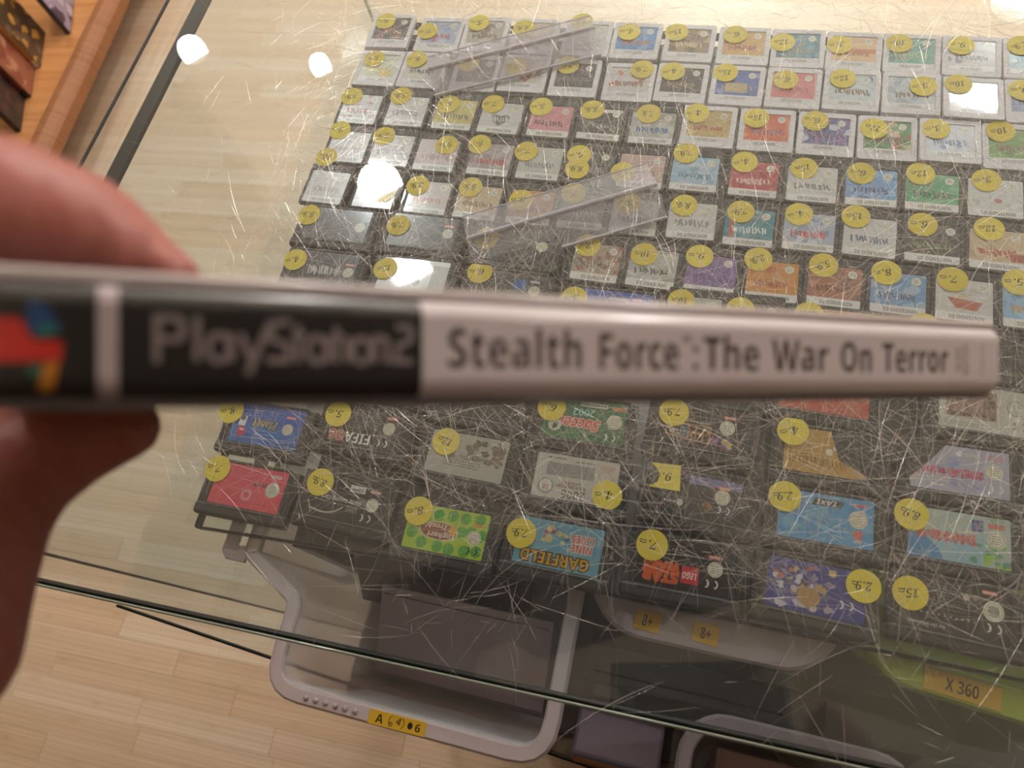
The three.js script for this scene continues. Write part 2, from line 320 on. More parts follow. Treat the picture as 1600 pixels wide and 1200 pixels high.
// small labels: ground, two patch colours, title colour, what the label looks like, [blot count]
const ART = {
  A1: ['#2b2423', '#8a4a42', '#4a3a38', '#b6786c', 'black label with a reddish title'], A2: ['#a8b4cf', '#c8cbd8', '#8fa3cc', '#c5524a', 'pale blue label with a red spot'], A3: ['#b9afa6', '#7d6a5e', '#9a8678', '#6a5648', 'grey label crowded with brown figures'], A4: ['#cbbba8', '#b79a80', '#d8ccb8', '#a07a5c', 'beige label with a faint brown title'], A5: ['#d3d0ce', '#c4c1c2', '#dad8d6', '#b4b0b2', 'plain whitish label'],
  A6: ['#3f86c4', '#6aa5d8', '#2f6fae', '#d06a3a', 'bright blue label with an orange title'], A7: ['#8a6a44', '#5a4430', '#b89a6a', '#d8c49a', 'brown and straw coloured label'], A8: ['#c99a4a', '#a8523c', '#d8b468', '#9a3a3a', 'golden label with dark red letters'], A9: ['#3f8098', '#5a9ab0', '#7a8c84', '#a3a07a', 'teal label with a pale badge'], A10: ['#dcb58a', '#c47e4a', '#ecd2b0', '#b0603a', 'peach label with an orange band'], A11: ['#4f9a8c', '#3a7a74', '#8a8f84', '#a8b878', 'sea green label'], A12: ['#c6c3c6', '#77727c', '#8f8a94', '#5c5864', 'pale grey label with dark grey figures'], A13: ['#9fc2d0', '#6fa8c0', '#c8d8dc', '#5a90a8', 'light blue label cut by the picture edge'],
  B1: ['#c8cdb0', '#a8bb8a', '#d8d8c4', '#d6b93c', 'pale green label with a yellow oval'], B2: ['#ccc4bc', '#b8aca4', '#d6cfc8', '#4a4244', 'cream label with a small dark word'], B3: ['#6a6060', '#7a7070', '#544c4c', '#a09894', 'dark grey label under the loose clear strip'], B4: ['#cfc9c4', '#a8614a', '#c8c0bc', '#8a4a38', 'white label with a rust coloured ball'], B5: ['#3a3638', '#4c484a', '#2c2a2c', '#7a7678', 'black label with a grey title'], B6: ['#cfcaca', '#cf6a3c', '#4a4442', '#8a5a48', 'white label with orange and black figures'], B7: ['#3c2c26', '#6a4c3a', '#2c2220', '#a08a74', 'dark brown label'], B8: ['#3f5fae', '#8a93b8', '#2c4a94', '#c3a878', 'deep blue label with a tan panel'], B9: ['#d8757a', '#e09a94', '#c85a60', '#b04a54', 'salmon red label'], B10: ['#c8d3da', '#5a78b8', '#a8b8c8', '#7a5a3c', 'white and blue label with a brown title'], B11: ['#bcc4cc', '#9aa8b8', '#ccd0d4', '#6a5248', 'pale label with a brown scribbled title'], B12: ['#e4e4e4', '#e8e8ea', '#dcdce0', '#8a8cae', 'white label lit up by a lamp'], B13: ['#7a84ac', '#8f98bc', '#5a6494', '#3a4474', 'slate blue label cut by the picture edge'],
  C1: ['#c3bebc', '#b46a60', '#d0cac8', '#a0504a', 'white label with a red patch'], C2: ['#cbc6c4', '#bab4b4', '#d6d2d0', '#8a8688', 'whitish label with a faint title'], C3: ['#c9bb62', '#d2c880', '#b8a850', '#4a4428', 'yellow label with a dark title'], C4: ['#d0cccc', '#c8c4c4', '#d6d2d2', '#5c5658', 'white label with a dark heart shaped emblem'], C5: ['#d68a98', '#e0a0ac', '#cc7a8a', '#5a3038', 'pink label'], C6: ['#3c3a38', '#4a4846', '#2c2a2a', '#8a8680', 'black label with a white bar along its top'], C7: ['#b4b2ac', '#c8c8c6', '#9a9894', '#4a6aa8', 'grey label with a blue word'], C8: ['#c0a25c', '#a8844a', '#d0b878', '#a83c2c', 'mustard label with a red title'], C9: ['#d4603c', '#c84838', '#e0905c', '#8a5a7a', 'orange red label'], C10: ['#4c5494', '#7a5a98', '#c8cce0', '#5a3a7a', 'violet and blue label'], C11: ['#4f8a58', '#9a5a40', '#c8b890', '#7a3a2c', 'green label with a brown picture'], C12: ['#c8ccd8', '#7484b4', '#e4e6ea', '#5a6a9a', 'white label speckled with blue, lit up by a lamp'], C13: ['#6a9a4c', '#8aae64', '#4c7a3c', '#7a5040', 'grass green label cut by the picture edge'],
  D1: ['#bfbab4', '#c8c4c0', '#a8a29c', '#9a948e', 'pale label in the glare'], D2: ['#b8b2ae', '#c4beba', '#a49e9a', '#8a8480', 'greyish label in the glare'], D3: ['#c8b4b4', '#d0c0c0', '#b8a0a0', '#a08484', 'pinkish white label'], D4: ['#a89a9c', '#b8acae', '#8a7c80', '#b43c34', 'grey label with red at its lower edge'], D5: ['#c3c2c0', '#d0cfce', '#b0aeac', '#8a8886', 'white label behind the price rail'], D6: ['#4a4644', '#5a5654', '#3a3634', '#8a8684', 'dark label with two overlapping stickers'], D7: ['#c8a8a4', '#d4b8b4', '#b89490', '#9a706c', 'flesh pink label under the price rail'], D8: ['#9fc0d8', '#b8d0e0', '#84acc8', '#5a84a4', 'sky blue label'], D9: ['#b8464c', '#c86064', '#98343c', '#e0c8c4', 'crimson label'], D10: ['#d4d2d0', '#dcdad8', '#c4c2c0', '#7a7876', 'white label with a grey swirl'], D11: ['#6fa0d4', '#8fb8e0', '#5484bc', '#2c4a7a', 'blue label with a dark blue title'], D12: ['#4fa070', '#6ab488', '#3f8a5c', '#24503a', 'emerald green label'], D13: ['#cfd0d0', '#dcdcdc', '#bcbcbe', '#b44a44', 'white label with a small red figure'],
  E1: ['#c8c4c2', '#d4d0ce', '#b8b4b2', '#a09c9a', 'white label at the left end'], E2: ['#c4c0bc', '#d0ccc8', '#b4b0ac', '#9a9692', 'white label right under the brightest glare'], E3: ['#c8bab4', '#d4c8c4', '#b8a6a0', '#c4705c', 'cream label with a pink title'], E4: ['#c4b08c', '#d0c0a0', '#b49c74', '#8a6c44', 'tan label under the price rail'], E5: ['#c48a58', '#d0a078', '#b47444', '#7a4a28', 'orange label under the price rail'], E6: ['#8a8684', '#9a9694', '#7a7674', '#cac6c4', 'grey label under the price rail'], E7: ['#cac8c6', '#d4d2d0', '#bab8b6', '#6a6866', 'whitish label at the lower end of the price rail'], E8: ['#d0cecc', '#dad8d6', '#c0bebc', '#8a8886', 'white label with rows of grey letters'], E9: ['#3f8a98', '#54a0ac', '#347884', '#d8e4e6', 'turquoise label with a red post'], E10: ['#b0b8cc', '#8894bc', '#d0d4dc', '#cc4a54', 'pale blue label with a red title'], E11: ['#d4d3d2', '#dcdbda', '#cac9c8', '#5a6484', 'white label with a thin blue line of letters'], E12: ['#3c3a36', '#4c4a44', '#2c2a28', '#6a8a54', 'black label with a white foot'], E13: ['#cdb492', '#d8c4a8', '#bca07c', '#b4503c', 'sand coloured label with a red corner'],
  F5: ['#a89a84', '#9a6458', '#8a8a6c', '#5a5a44', 'olive and brown label'], F6: ['#bab8b4', '#cccac6', '#a4a29e', '#5a5854', 'silver grey label'], F7: ['#7a5f9c', '#8c72ac', '#6a508c', '#5a407c', 'purple label'], F8: ['#d08a3c', '#c4602c', '#dca860', '#a8502c', 'orange label'], F9: ['#a8664c', '#8a5a4c', '#c08a74', '#7a3c2c', 'reddish brown label'], F10: ['#6f9cc8', '#a8bcd0', '#5484b8', '#3a5a84', 'pale blue label with a darker blue edge'], F11: ['#cfcccA', '#dad8d6', '#c4c0be', '#b45440', 'white label with a red ship'], F12: ['#88b8dc', '#a0c8e4', '#6ca0c8', '#c49a64', 'light blue label cut by the picture edge'], g8: ['#b8bab0', '#a8b0a4', '#c8cac0', '#8a8c84', 'greenish white label half hidden by the game case'], g9: ['#4a4840', '#5a5850', '#3a3834', '#8a8678', 'dark label half hidden by the game case'],
};
const cell = {};                                           // id -> [x, y, w, h] in the atlas
let slot = 0;
for (const [id, kind] of CARTS) {
  if (kind === 'G') continue;
  const x = (slot % 16) * 128, y = Math.floor(slot / 16) * 116; slot++;
  cell[id] = [x + 2, y + 2, 124, 112];
  const [c0, c1, c2, ct] = ART[id], g = ag, foot = kind === 'D' ? 24 : 20;
  g.save(); g.beginPath(); g.rect(x, y, 128, 116); g.clip(); g.translate(x, y);
  rect(g, 0, 0, 128, 116, c0);
  const pale = parseInt(c0.slice(1, 3), 16) > 190;
  blots(g, 0, 0, 128, 92, pale ? 7 : 16, [c1, c2, c1, c0], pale ? 0.9 : 1.25);
  if (id === 'E9') rect(g, 14, 40, 12, 50, '#c4544c');
  if (id === 'B8') rect(g, 30, 50, 64, 36, '#b8a27c');
  if (id === 'B4') disc(g, 70, 62, 22, '#9a5540');
  if (id === 'C4') { g.fillStyle = ct; g.beginPath(); g.moveTo(64, 88); g.bezierCurveTo(20, 60, 34, 36, 64, 52); g.bezierCurveTo(94, 36, 108, 60, 64, 88); g.fill(); squiggle(g, 40, 52, 50, 24, '#d0cccc', 4); }
  if (id === 'F11') { g.fillStyle = ct; g.beginPath(); g.moveTo(28, 52); g.lineTo(104, 60); g.lineTo(92, 84); g.lineTo(46, 80); g.closePath(); g.fill(); rect(g, 44, 40, 34, 10, '#c8b890'); }
  if (id === 'D13') disc(g, 70, 66, 9, ct, 6);
  if (id === 'B1') disc(g, 92, 82, 24, ct, 11);
  if (id === 'E13') rect(g, 92, 66, 34, 22, '#a8524a');
  if (id === 'A10') rect(g, 10, 48, 118, 18, '#c07a48');
  if (id === 'A2') disc(g, 48, 82, 9, ct);
  if (id === 'C6') rect(g, 46, 4, 76, 12, '#cfccc8');
  if (!['C4', 'F11', 'D13', 'B4', 'A5', 'B12'].includes(id)) squiggle(g, 22, 56, 84, 20, ct, 4.5);
  if (id === 'B12') disc(g, 24, 78, 9, ct, 7);
  disc(g, 104, 20, 11, '#dcd8cc'); lines(g, 98, 16, 12, 3, 4, '#8a867a', 1.5);
  if (kind === 'D') { const white = !['D1', 'D6'].includes(id); rect(g, 0, 92, 128, 24, white ? '#e4e1df' : c0); words(g, 'NINTENDO DS', 70, 104, 78, 11, '#77736f'); }
  else { rect(g, 0, 96, 128, 20, '#dedadd'); words(g, 'NINTENDO 3DS', 62, 106, 60, 9, '#858083'); }
  g.restore();
}
// wide labels, drawn as they lie: their print stands on its head
const WIDE = {
  g0: ['black label under the price rail', (g) => { rect(g, 0, 0, 256, 136, '#33312f'); lines(g, 90, 30, 80, 3, 9, '#5a5652'); seal(g, 222, 70); }],
  g1: ['black label, its sticker at the upper left corner', (g) => { rect(g, 0, 0, 256, 136, '#34312f'); lines(g, 90, 20, 80, 4, 9, '#5a5652'); seal(g, 222, 70); }],
  g2: ['dark label just right of the glare', (g) => { rect(g, 0, 0, 256, 136, '#3a3735'); blots(g, 40, 40, 140, 60, 8, ['#4a4643', '#2c2a29']); seal(g, 224, 66); pill(g, 222, 36); }],
  g3: ['black label with a curly white title', (g) => { rect(g, 0, 0, 256, 136, '#2e2b2a'); squiggle(g, 70, 56, 120, 42, '#b8b4b0', 5); seal(g, 226, 74); pill(g, 224, 44); }],
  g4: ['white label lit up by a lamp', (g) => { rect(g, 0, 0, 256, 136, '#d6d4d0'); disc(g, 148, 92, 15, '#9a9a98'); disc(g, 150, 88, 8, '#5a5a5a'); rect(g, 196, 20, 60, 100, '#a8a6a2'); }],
  g5: ['black label half hidden by the game case, at the left end', (g) => { rect(g, 0, 0, 256, 136, '#2e2b2a'); squiggle(g, 40, 40, 130, 30, '#a8a4a0', 4); pill(g, 222, 28); seal(g, 226, 62); }],
  g6: ['dark label with a blue corner', (g) => { rect(g, 0, 0, 256, 136, '#37352f'); rect(g, 150, 26, 46, 40, '#2f5ca0'); blots(g, 30, 30, 100, 60, 8, ['#46443c', '#2c2b26']); seal(g, 226, 64); pill(g, 222, 30, '#8a8ab4'); }],
  g7: ['bright blue label half hidden by the game case', (g) => { rect(g, 0, 0, 256, 136, '#3f62b4'); rect(g, 110, 24, 64, 9, '#a8b0b8'); pill(g, 204, 26, '#b47aa0'); seal(g, 204, 58); blots(g, 20, 50, 160, 60, 10, ['#5478c4', '#3450a0']); }],
  g10: ['orange label half hidden by the game case', (g) => { rect(g, 0, 0, 256, 136, '#c08a44'); blots(g, 20, 20, 200, 90, 14, ['#d0a060', '#a8702c']); }],
  g11: ['dark label half hidden by the game case, second from the right', (g) => { rect(g, 0, 0, 256, 136, '#33302e'); }],
  f1: ['royal blue label', (g) => { rect(g, 0, 0, 256, 136, '#2a55a8'); rect(g, 0, 70, 256, 66, '#2468ae'); blots(g, 0, 96, 256, 40, 14, ['#2a4a9a', '#3460b4', '#1f5aa0']); lines(g, 66, 14, 120, 5, 8, '#7a90c8', 2); words(g, 'Planet', 122, 64, 90, 30, '#b8a878', { font: 'italic bold 36px serif', stroke: '#3a4a5a' }); rect(g, 24, 44, 26, 34, '#d4d4da'); disc(g, 36, 52, 9, '#5a5a62'); disc(g, 42, 96, 15, '#c8324a', 17); rect(g, 36, 88, 14, 6, '#e8c8cc'); lines(g, 100, 86, 70, 2, 12, '#88a4cc', 3); pill(g, 206, 30, '#c2507a'); seal(g, 206, 70, 19); ce(g, 200, 116, '#123a6a'); }],
  f2: ['black label with large white and red letters', (g) => { rect(g, 0, 0, 256, 136, '#2c2928'); lines(g, 78, 18, 100, 8, 8, '#8a8480', 2); words(g, 'FIFA', 116, 108, 92, 34, '#e4e2dc', { font: 'bold 40px sans-serif' }); words(g, '06', 40, 106, 52, 34, '#9a4a3a', { stroke: '#c09080' }); pill(g, 214, 28); seal(g, 212, 62, 21); ce(g, 200, 112); }],
  f3: ['faded silver label worn dark on the right', (g) => { rect(g, 0, 0, 256, 136, '#aaa49a'); blots(g, 130, 20, 120, 60, 16, ['#6a5c50', '#574c44', '#7a6c5e'], 1.4); lines(g, 60, 88, 120, 3, 8, '#6a625a', 3); words(g, 'underground', 130, 76, 120, 18, '#5c544c'); blots(g, 0, 60, 120, 70, 6, ['#b4aea4', '#9c968c']); }],
  f4: ['green label with red slanted letters', (g) => { rect(g, 0, 0, 256, 136, '#3a7048'); blots(g, 0, 0, 256, 136, 18, ['#2f6a50', '#4a8248', '#2a5a4c']); rect(g, 110, 10, 84, 14, '#c8c8b8'); lines(g, 114, 17, 76, 1, 1, '#5a6a5a', 6); words(g, '2002', 124, 44, 70, 26, '#8ac0b0', { stroke: '#2a5a4c' }); words(g, 'Soccer', 116, 82, 130, 36, '#c84a44', { font: 'italic bold 38px sans-serif', stroke: '#e0a89a' }); disc(g, 40, 92, 21, '#c8c4b4'); blots(g, 30, 84, 20, 18, 4, ['#4a4a44'], 0.6); rect(g, 210, 14, 38, 12, '#c47a4a'); seal(g, 222, 62, 23); ce(g, 212, 112); }],
  f5: ['black label with a row of carved looking letters and a purple splash', (g) => { rect(g, 0, 0, 256, 136, '#2f2c2a'); lines(g, 40, 56, 110, 1, 1, '#9a9890', 6); for (let i = 0; i < 6; i++) { g.strokeStyle = '#a87a4c'; g.lineWidth = 4; g.strokeRect(28 + i * 22, 66, 20, 40 + i * 2); blots(g, 32 + i * 22, 74, 12, 26, 3, i === 1 || i === 2 ? ['#4f9ac0', '#7ab0b8'] : ['#b08a5c', '#8a5a3c', '#c0b090'], 0.6); } blots(g, 168, 90, 56, 34, 12, ['#8a3c8a', '#a85aa8', '#6a2c6a', '#b8a860'], 0.9); pill(g, 208, 28); seal(g, 204, 60, 22); }],
  f6: ['torn gold foil label', (g) => { rect(g, 0, 0, 256, 136, '#b48a3c'); blots(g, 0, 0, 256, 136, 20, ['#a87c30', '#c09a50', '#9a7430']); lines(g, 24, 74, 120, 4, 9, '#c8a868', 4); lines(g, 60, 44, 70, 1, 1, '#d4b878', 4); blots(g, 126, 50, 20, 18, 4, ['#dcd4bc'], 0.9); squiggle(g, 20, 84, 150, 28, '#8a6424', 4); }],
  f7: ['white label with a brown picture, beside the right edge', (g) => { rect(g, 0, 0, 256, 136, '#b8b4ac'); rect(g, 20, 16, 130, 84, '#8a6a5c'); blots(g, 20, 16, 130, 84, 24, ['#77584c', '#a08474', '#5a4640'], 0.8); g.strokeStyle = '#8a867e'; g.lineWidth = 3; g.beginPath(); g.arc(200, 52, 22, 0, 7); g.stroke(); ce(g, 206, 104, '#6a6860'); lines(g, 16, 116, 100, 2, 7, '#8a867e', 3); }],
  h1: ['plain red label', (g) => { rect(g, 0, 0, 256, 136, '#d2485a'); words(g, 'max', 170, 56, 60, 16, '#4a2028'); lines(g, 60, 76, 120, 1, 1, '#e08a90', 2); words(g, 'SILVER', 120, 96, 120, 18, '#b03a4a', { font: 'italic 36px serif' }); disc(g, 130, 92, 19, '#d88890'); disc(g, 130, 92, 10, '#d2485a'); lines(g, 80, 116, 130, 1, 1, '#b03a4a', 4); g.fillStyle = '#cba09c'; g.beginPath(); g.roundRect(196, 16, 40, 12, 6); g.fill(); disc(g, 214, 64, 24, '#c8c4b8'); lines(g, 204, 54, 22, 4, 6, '#8a867a', 2); }],
  h2: ['black label with a white road line', (g) => { rect(g, 0, 0, 256, 136, '#302d2b'); rect(g, 132, 20, 52, 22, '#c8c4bc'); words(g, 'TURBO', 158, 31, 40, 12, '#4a4844'); words(g, 'World Touring Cars', 116, 72, 140, 15, '#d8d4cc', { font: 'italic bold 36px sans-serif' }); g.strokeStyle = '#b8b4a8'; g.lineWidth = 5; g.beginPath(); g.moveTo(20, 112); g.quadraticCurveTo(90, 132, 126, 92); g.stroke(); blots(g, 56, 78, 60, 24, 8, ['#5a3c38', '#46403c'], 0.7); rect(g, 136, 84, 40, 20, '#6a665e'); pill(g, 218, 30, '#a8786c'); seal(g, 218, 70, 21); ce(g, 206, 112); }],
  h3: ['lime green label covered in green dots', (g) => { rect(g, 0, 0, 256, 136, '#a8c234'); for (const [x, y] of [[96, 26], [140, 22], [180, 24], [226, 20], [24, 88], [60, 112], [112, 116], [148, 118], [196, 116], [232, 112], [206, 60], [240, 66], [176, 64]]) disc(g, x, y, 17, '#55a032'); g.strokeStyle = '#d8dca0'; g.lineWidth = 2; disc(g, 106, 72, 62, '#d0c49c', 28); disc(g, 106, 72, 57, '#8a4a34', 24); disc(g, 150, 66, 14, '#d0a030', 15); words(g, 'Trouble', 92, 58, 80, 16, '#e8e0d0', { font: 'italic bold 36px serif' }); words(g, 'Yoghurt', 118, 84, 88, 17, '#e8e0d0', { font: 'italic bold 36px serif' }); rect(g, 206, 32, 36, 9, '#cf8a3c'); seal(g, 218, 74, 21); ce(g, 218, 112, '#1f3a1c'); }],
  h4: ['white label with a large year in dark figures, sticker at its lower right corner', (g) => { rect(g, 0, 0, 256, 136, '#bcb6ac'); lines(g, 36, 12, 60, 1, 1, '#6a665e', 5); lines(g, 120, 16, 60, 1, 1, '#7a766c', 5); rect(g, 36, 26, 146, 40, '#8f8b88'); lines(g, 40, 30, 138, 6, 6, '#7f7b78', 2); words(g, '2006', 128, 116, 74, 26, '#3a3432', { font: 'bold 40px monospace' }); words(g, 'FOR WINDERTURM', 118, 94, 92, 11, '#4a4442'); words(g, 'SPORTS', 118, 82, 60, 9, '#7a4a44'); disc(g, 42, 100, 24, '#8a8684'); disc(g, 42, 98, 19, '#d0ccc4'); words(g, 'EA', 42, 102, 20, 14, '#a8423c'); rect(g, 196, 16, 44, 16, '#b8a090'); g.strokeStyle = '#a09c90'; g.lineWidth = 3; g.beginPath(); g.arc(216, 56, 22, 0, 7); g.stroke(); }],
  h5: ['black and violet label, its sticker torn square', (g) => { rect(g, 0, 0, 256, 136, '#2b2a30'); rect(g, 96, 14, 150, 24, '#77749c'); blots(g, 100, 14, 140, 20, 12, ['#8a88b0', '#66648c'], 0.6); pill(g, 196, 36); seal(g, 194, 62, 22); ce(g, 200, 98, '#d0d0d4'); disc(g, 154, 96, 14, '#8a5c48'); blots(g, 60, 50, 100, 60, 16, ['#3a3444', '#4a4430', '#2a3040', '#3c3c30'], 0.9); disc(g, 78, 98, 10, '#b8b4a8'); lines(g, 32, 98, 34, 1, 1, '#b0aca4', 6); g.strokeStyle = '#8a88a8'; g.lineWidth = 2; g.beginPath(); g.arc(190, 66, 54, -1.2, 1.3); g.stroke(); }],
  h6: ['plain sky blue label', (g) => { rect(g, 0, 0, 256, 136, '#4f94c0'); blots(g, 0, 0, 256, 136, 22, ['#5a9cc4', '#4a8cba', '#549ac6', '#6aa8c4'], 1.5); blots(g, 60, 50, 160, 80, 24, ['#7ab0c4', '#64a0c0'], 0.6); g.fillStyle = '#2c3034'; g.beginPath(); g.moveTo(98, 14); g.lineTo(176, 14); g.lineTo(168, 34); g.lineTo(90, 34); g.fill(); words(g, 'TAXI', 133, 24, 56, 16, '#d8d4cc', { font: 'italic bold 38px sans-serif' }); rect(g, 200, 14, 36, 10, '#b8707a'); seal(g, 214, 58, 24); disc(g, 214, 100, 13, '#c85a54'); rect(g, 204, 114, 20, 8, '#b4b8b0'); }],
  h7: ['torn lilac label with red letters', (g) => { rect(g, 0, 0, 256, 136, '#a4a2b4'); blots(g, 30, 40, 120, 40, 12, ['#7f94bc', '#9098b8', '#b0aab8'], 1.2); blots(g, 0, 90, 130, 46, 10, ['#b4aab0', '#aca8b4']); blots(g, 110, 90, 90, 40, 8, ['#8a8eb4', '#9a9cb8']); squiggle(g, 14, 66, 176, 24, '#b4465c', 6); disc(g, 128, 22, 8, '#d8d8d8'); rect(g, 140, 16, 36, 12, '#b8b4b0'); rect(g, 198, 16, 42, 14, '#b89098'); seal(g, 216, 60, 22); ce(g, 218, 108, '#d4d4d8'); }],
  i4: ['light blue label with a big orange word', (g) => { rect(g, 0, 0, 256, 136, '#6b9cac'); words(g, 'NINE', 196, 66, 64, 22, '#c8564c', { stroke: '#d8c8bc' }); words(g, 'LIVES', 196, 40, 70, 22, '#c8564c', { stroke: '#d8c8bc' }); blots(g, 80, 20, 70, 50, 14, ['#c87a5c', '#a8544c', '#3a6a8a', '#d8c890', '#d0b060'], 0.8); disc(g, 96, 52, 12, '#d0c088'); words(g, 'GARFIELD', 124, 108, 206, 34, '#cf9a28', { stroke: '#4a3418' }); rect(g, 236, 24, 10, 30, '#8ab0bc'); }],
  i5: ['black label with orange and red blocks of letters', (g) => { rect(g, 0, 0, 256, 136, '#2a201e'); words(g, 'STAR', 72, 106, 100, 26, '#d05a26', { font: 'bold 44px sans-serif', stroke: '#d05a26' }); words(g, 'WARS', 72, 80, 100, 26, '#d05a26', { font: 'bold 44px sans-serif', stroke: '#d05a26' }); rect(g, 128, 68, 48, 46, '#c22a2c'); words(g, 'LEGO', 152, 92, 40, 18, '#e8e0d8', { font: 'italic bold 40px sans-serif' }); lines(g, 96, 28, 44, 1, 1, '#8a8078', 4); blots(g, 90, 30, 90, 30, 8, ['#3a2c28', '#332826'], 0.7); pill(g, 214, 32); seal(g, 218, 64, 21); ce(g, 210, 104); }],
  i6: ['dark blue label with a crowd of tiny figures, sticker at its upper right corner', (g) => { rect(g, 0, 0, 256, 136, '#343c84'); blots(g, 20, 0, 200, 24, 10, ['#2c3478', '#5a64a8', '#8a94c4']); blots(g, 16, 16, 160, 60, 26, ['#b86a4c', '#c8c4d0', '#8a7ca0', '#c0a868', '#34364a', '#a890a8'], 1); blots(g, 60, 60, 110, 60, 18, ['#b8945c', '#a89aa8', '#c0b4b8', '#8a6a5c', '#5a5c7c'], 1.1); disc(g, 112, 92, 30, '#a8824c', 25); blots(g, 20, 90, 60, 40, 8, ['#c4c0cc', '#6a70a0'], 0.9); ce(g, 206, 94); }],
  i7: ['sea blue and green label with red letters', (g) => { rect(g, 0, 0, 256, 136, '#a4b4ac'); rect(g, 0, 60, 190, 76, '#8ab0bc'); g.fillStyle = '#3f86b4'; g.beginPath(); g.moveTo(0, 70); g.quadraticCurveTo(70, 70, 92, 136); g.lineTo(0, 136); g.fill(); blots(g, 60, 10, 100, 40, 12, ['#bcbcaa', '#aab4a4', '#b4c0b4']); squiggle(g, 22, 58, 152, 26, '#bc5a54', 6); squiggle(g, 22, 58, 152, 22, '#c8786c', 4); blots(g, 160, 70, 96, 66, 22, ['#5aa05a', '#7ab84a', '#4a9068', '#98b848']); blots(g, 196, 0, 60, 60, 8, ['#8aa890', '#a0b0a0']); rect(g, 160, 14, 28, 32, '#4a5484'); lines(g, 164, 24, 20, 3, 6, '#8a90b4', 3); rect(g, 200, 18, 40, 14, '#c8705c'); seal(g, 220, 60, 23); }],
  j7: ['black label with lines of small print, in the front corner', (g) => { rect(g, 0, 0, 256, 136, '#2b2726'); lines(g, 50, 10, 110, 9, 8, '#6a6460', 3); disc(g, 152, 34, 8, '#b0a89c'); disc(g, 172, 32, 8, '#8a7a70'); g.strokeStyle = '#7a746c'; g.lineWidth = 2; g.beginPath(); g.arc(168, 56, 10, 0, 7); g.stroke(); pill(g, 206, 12, '#c87a6c'); seal(g, 216, 56, 25); disc(g, 216, 56, 14, '#8f8b80'); for (let i = 0; i < 12; i++) disc(g, 18 + i * 14, 92, 2.4, '#b0aca4'); words(g, 'for the little ones', 60, 120, 90, 11, '#c0bab0', { font: 'italic bold 36px serif' }); ce(g, 216, 98); }],
  k6: ['red label mostly hidden by the game case', (g) => { rect(g, 0, 0, 256, 136, '#b8503c'); blots(g, 0, 0, 256, 136, 14, ['#a84434', '#c4685c']); }],
  m2: ['black label with white conformity letters, mostly hidden by the game case', (g) => { rect(g, 0, 0, 256, 136, '#302d2b'); ce(g, 216, 116); }],
  m3: ['bare dark label mostly hidden by the game case', (g) => { rect(g, 0, 0, 256, 136, '#34312f'); }],
};
let wslot = 0;
for (const [id, kind] of CARTS) if (kind === 'G') {
  const x = (wslot % 8) * 256, y = 700 + Math.floor(wslot / 8) * 136; wslot++;
  cell[id] = [x + 2, y + 2, 252, 132];
  ag.save(); ag.beginPath(); ag.rect(x, y, 256, 136); ag.clip(); ag.translate(x, y); WIDE[id][1](ag); ag.restore();
}
// price stickers: handwriting upside down
const PRICES = ['8.-', '7.-', '5.-', '8.90', '7.90', '4.-', '15.-', '6.-', '12.-', '3.-', '10.-', '9.-', '2.90', '5.90'];
PRICES.forEach((p, i) => {
  const x = (i % 14) * 144, y = 1500; cell['p' + i] = [x + 2, y + 2, 140, 140];
  ag.save(); ag.translate(x, y); rect(ag, 0, 0, 144, 144, ['#e2cb34', '#dec532', '#e6d03c'][i % 3]);
  ag.save(); ag.translate(72, 72); ag.rotate(Math.PI + rr(-0.35, 0.1)); ag.font = 'italic bold 46px serif'; ag.textAlign = 'center'; ag.textBaseline = 'middle'; ag.fillStyle = '#3c340e'; ag.scale(p.length > 3 ? 0.85 : 1.05, 1); ag.fillText(p.slice(0, -1), -4, 0); ag.lineWidth = 3.5; ag.strokeStyle = '#3c340e'; ag.beginPath(); ag.moveTo(22, 6); ag.quadraticCurveTo(34, -4, 46, 6); ag.moveTo(22, 12); ag.lineTo(48, 12); ag.stroke(); ag.restore();
  ag.restore();
});
const print = tex(atlas);
const MC = {
  T: std(0xe2dde1, 0.45), D: std(0x2b2927, 0.5), G: std(0x34322e, 0.45),
  label: std(0xffffff, 0.3, { map: print, clearcoat: 0.5, clearcoatRoughness: 0.12 }), sticker: std(0xffffff, 0.6, { map: print }), contact: std(0xb89a4a, 0.3, { metalness: 0.8 }), groove: std(0x1c1a18, 0.7),
  wet: std(0xffffff, 0.3, { map: print, clearcoat: 1, clearcoatRoughness: 0.03 }),
};
function fitUV(g, id, w, d) {                              // flat piece lying in xz, printed from its cell of the atlas
  const [x, y, cw, ch] = cell[id], p = g.attributes.position, uv = g.attributes.uv;
  for (let i = 0; i < p.count; i++) uv.setXY(i, (x + (p.getX(i) / w + 0.5) * cw) / 2048, 1 - (y + (p.getZ(i) / d + 0.5) * ch) / 2048);
  return g;
}
const rectPts = (w, d, r) => roundRect(w, d, r, 3);
const slab = (pts, h) => flat(extrude(shapeOf(pts.map(([x, z]) => [x, -z])), h));
const body = {};
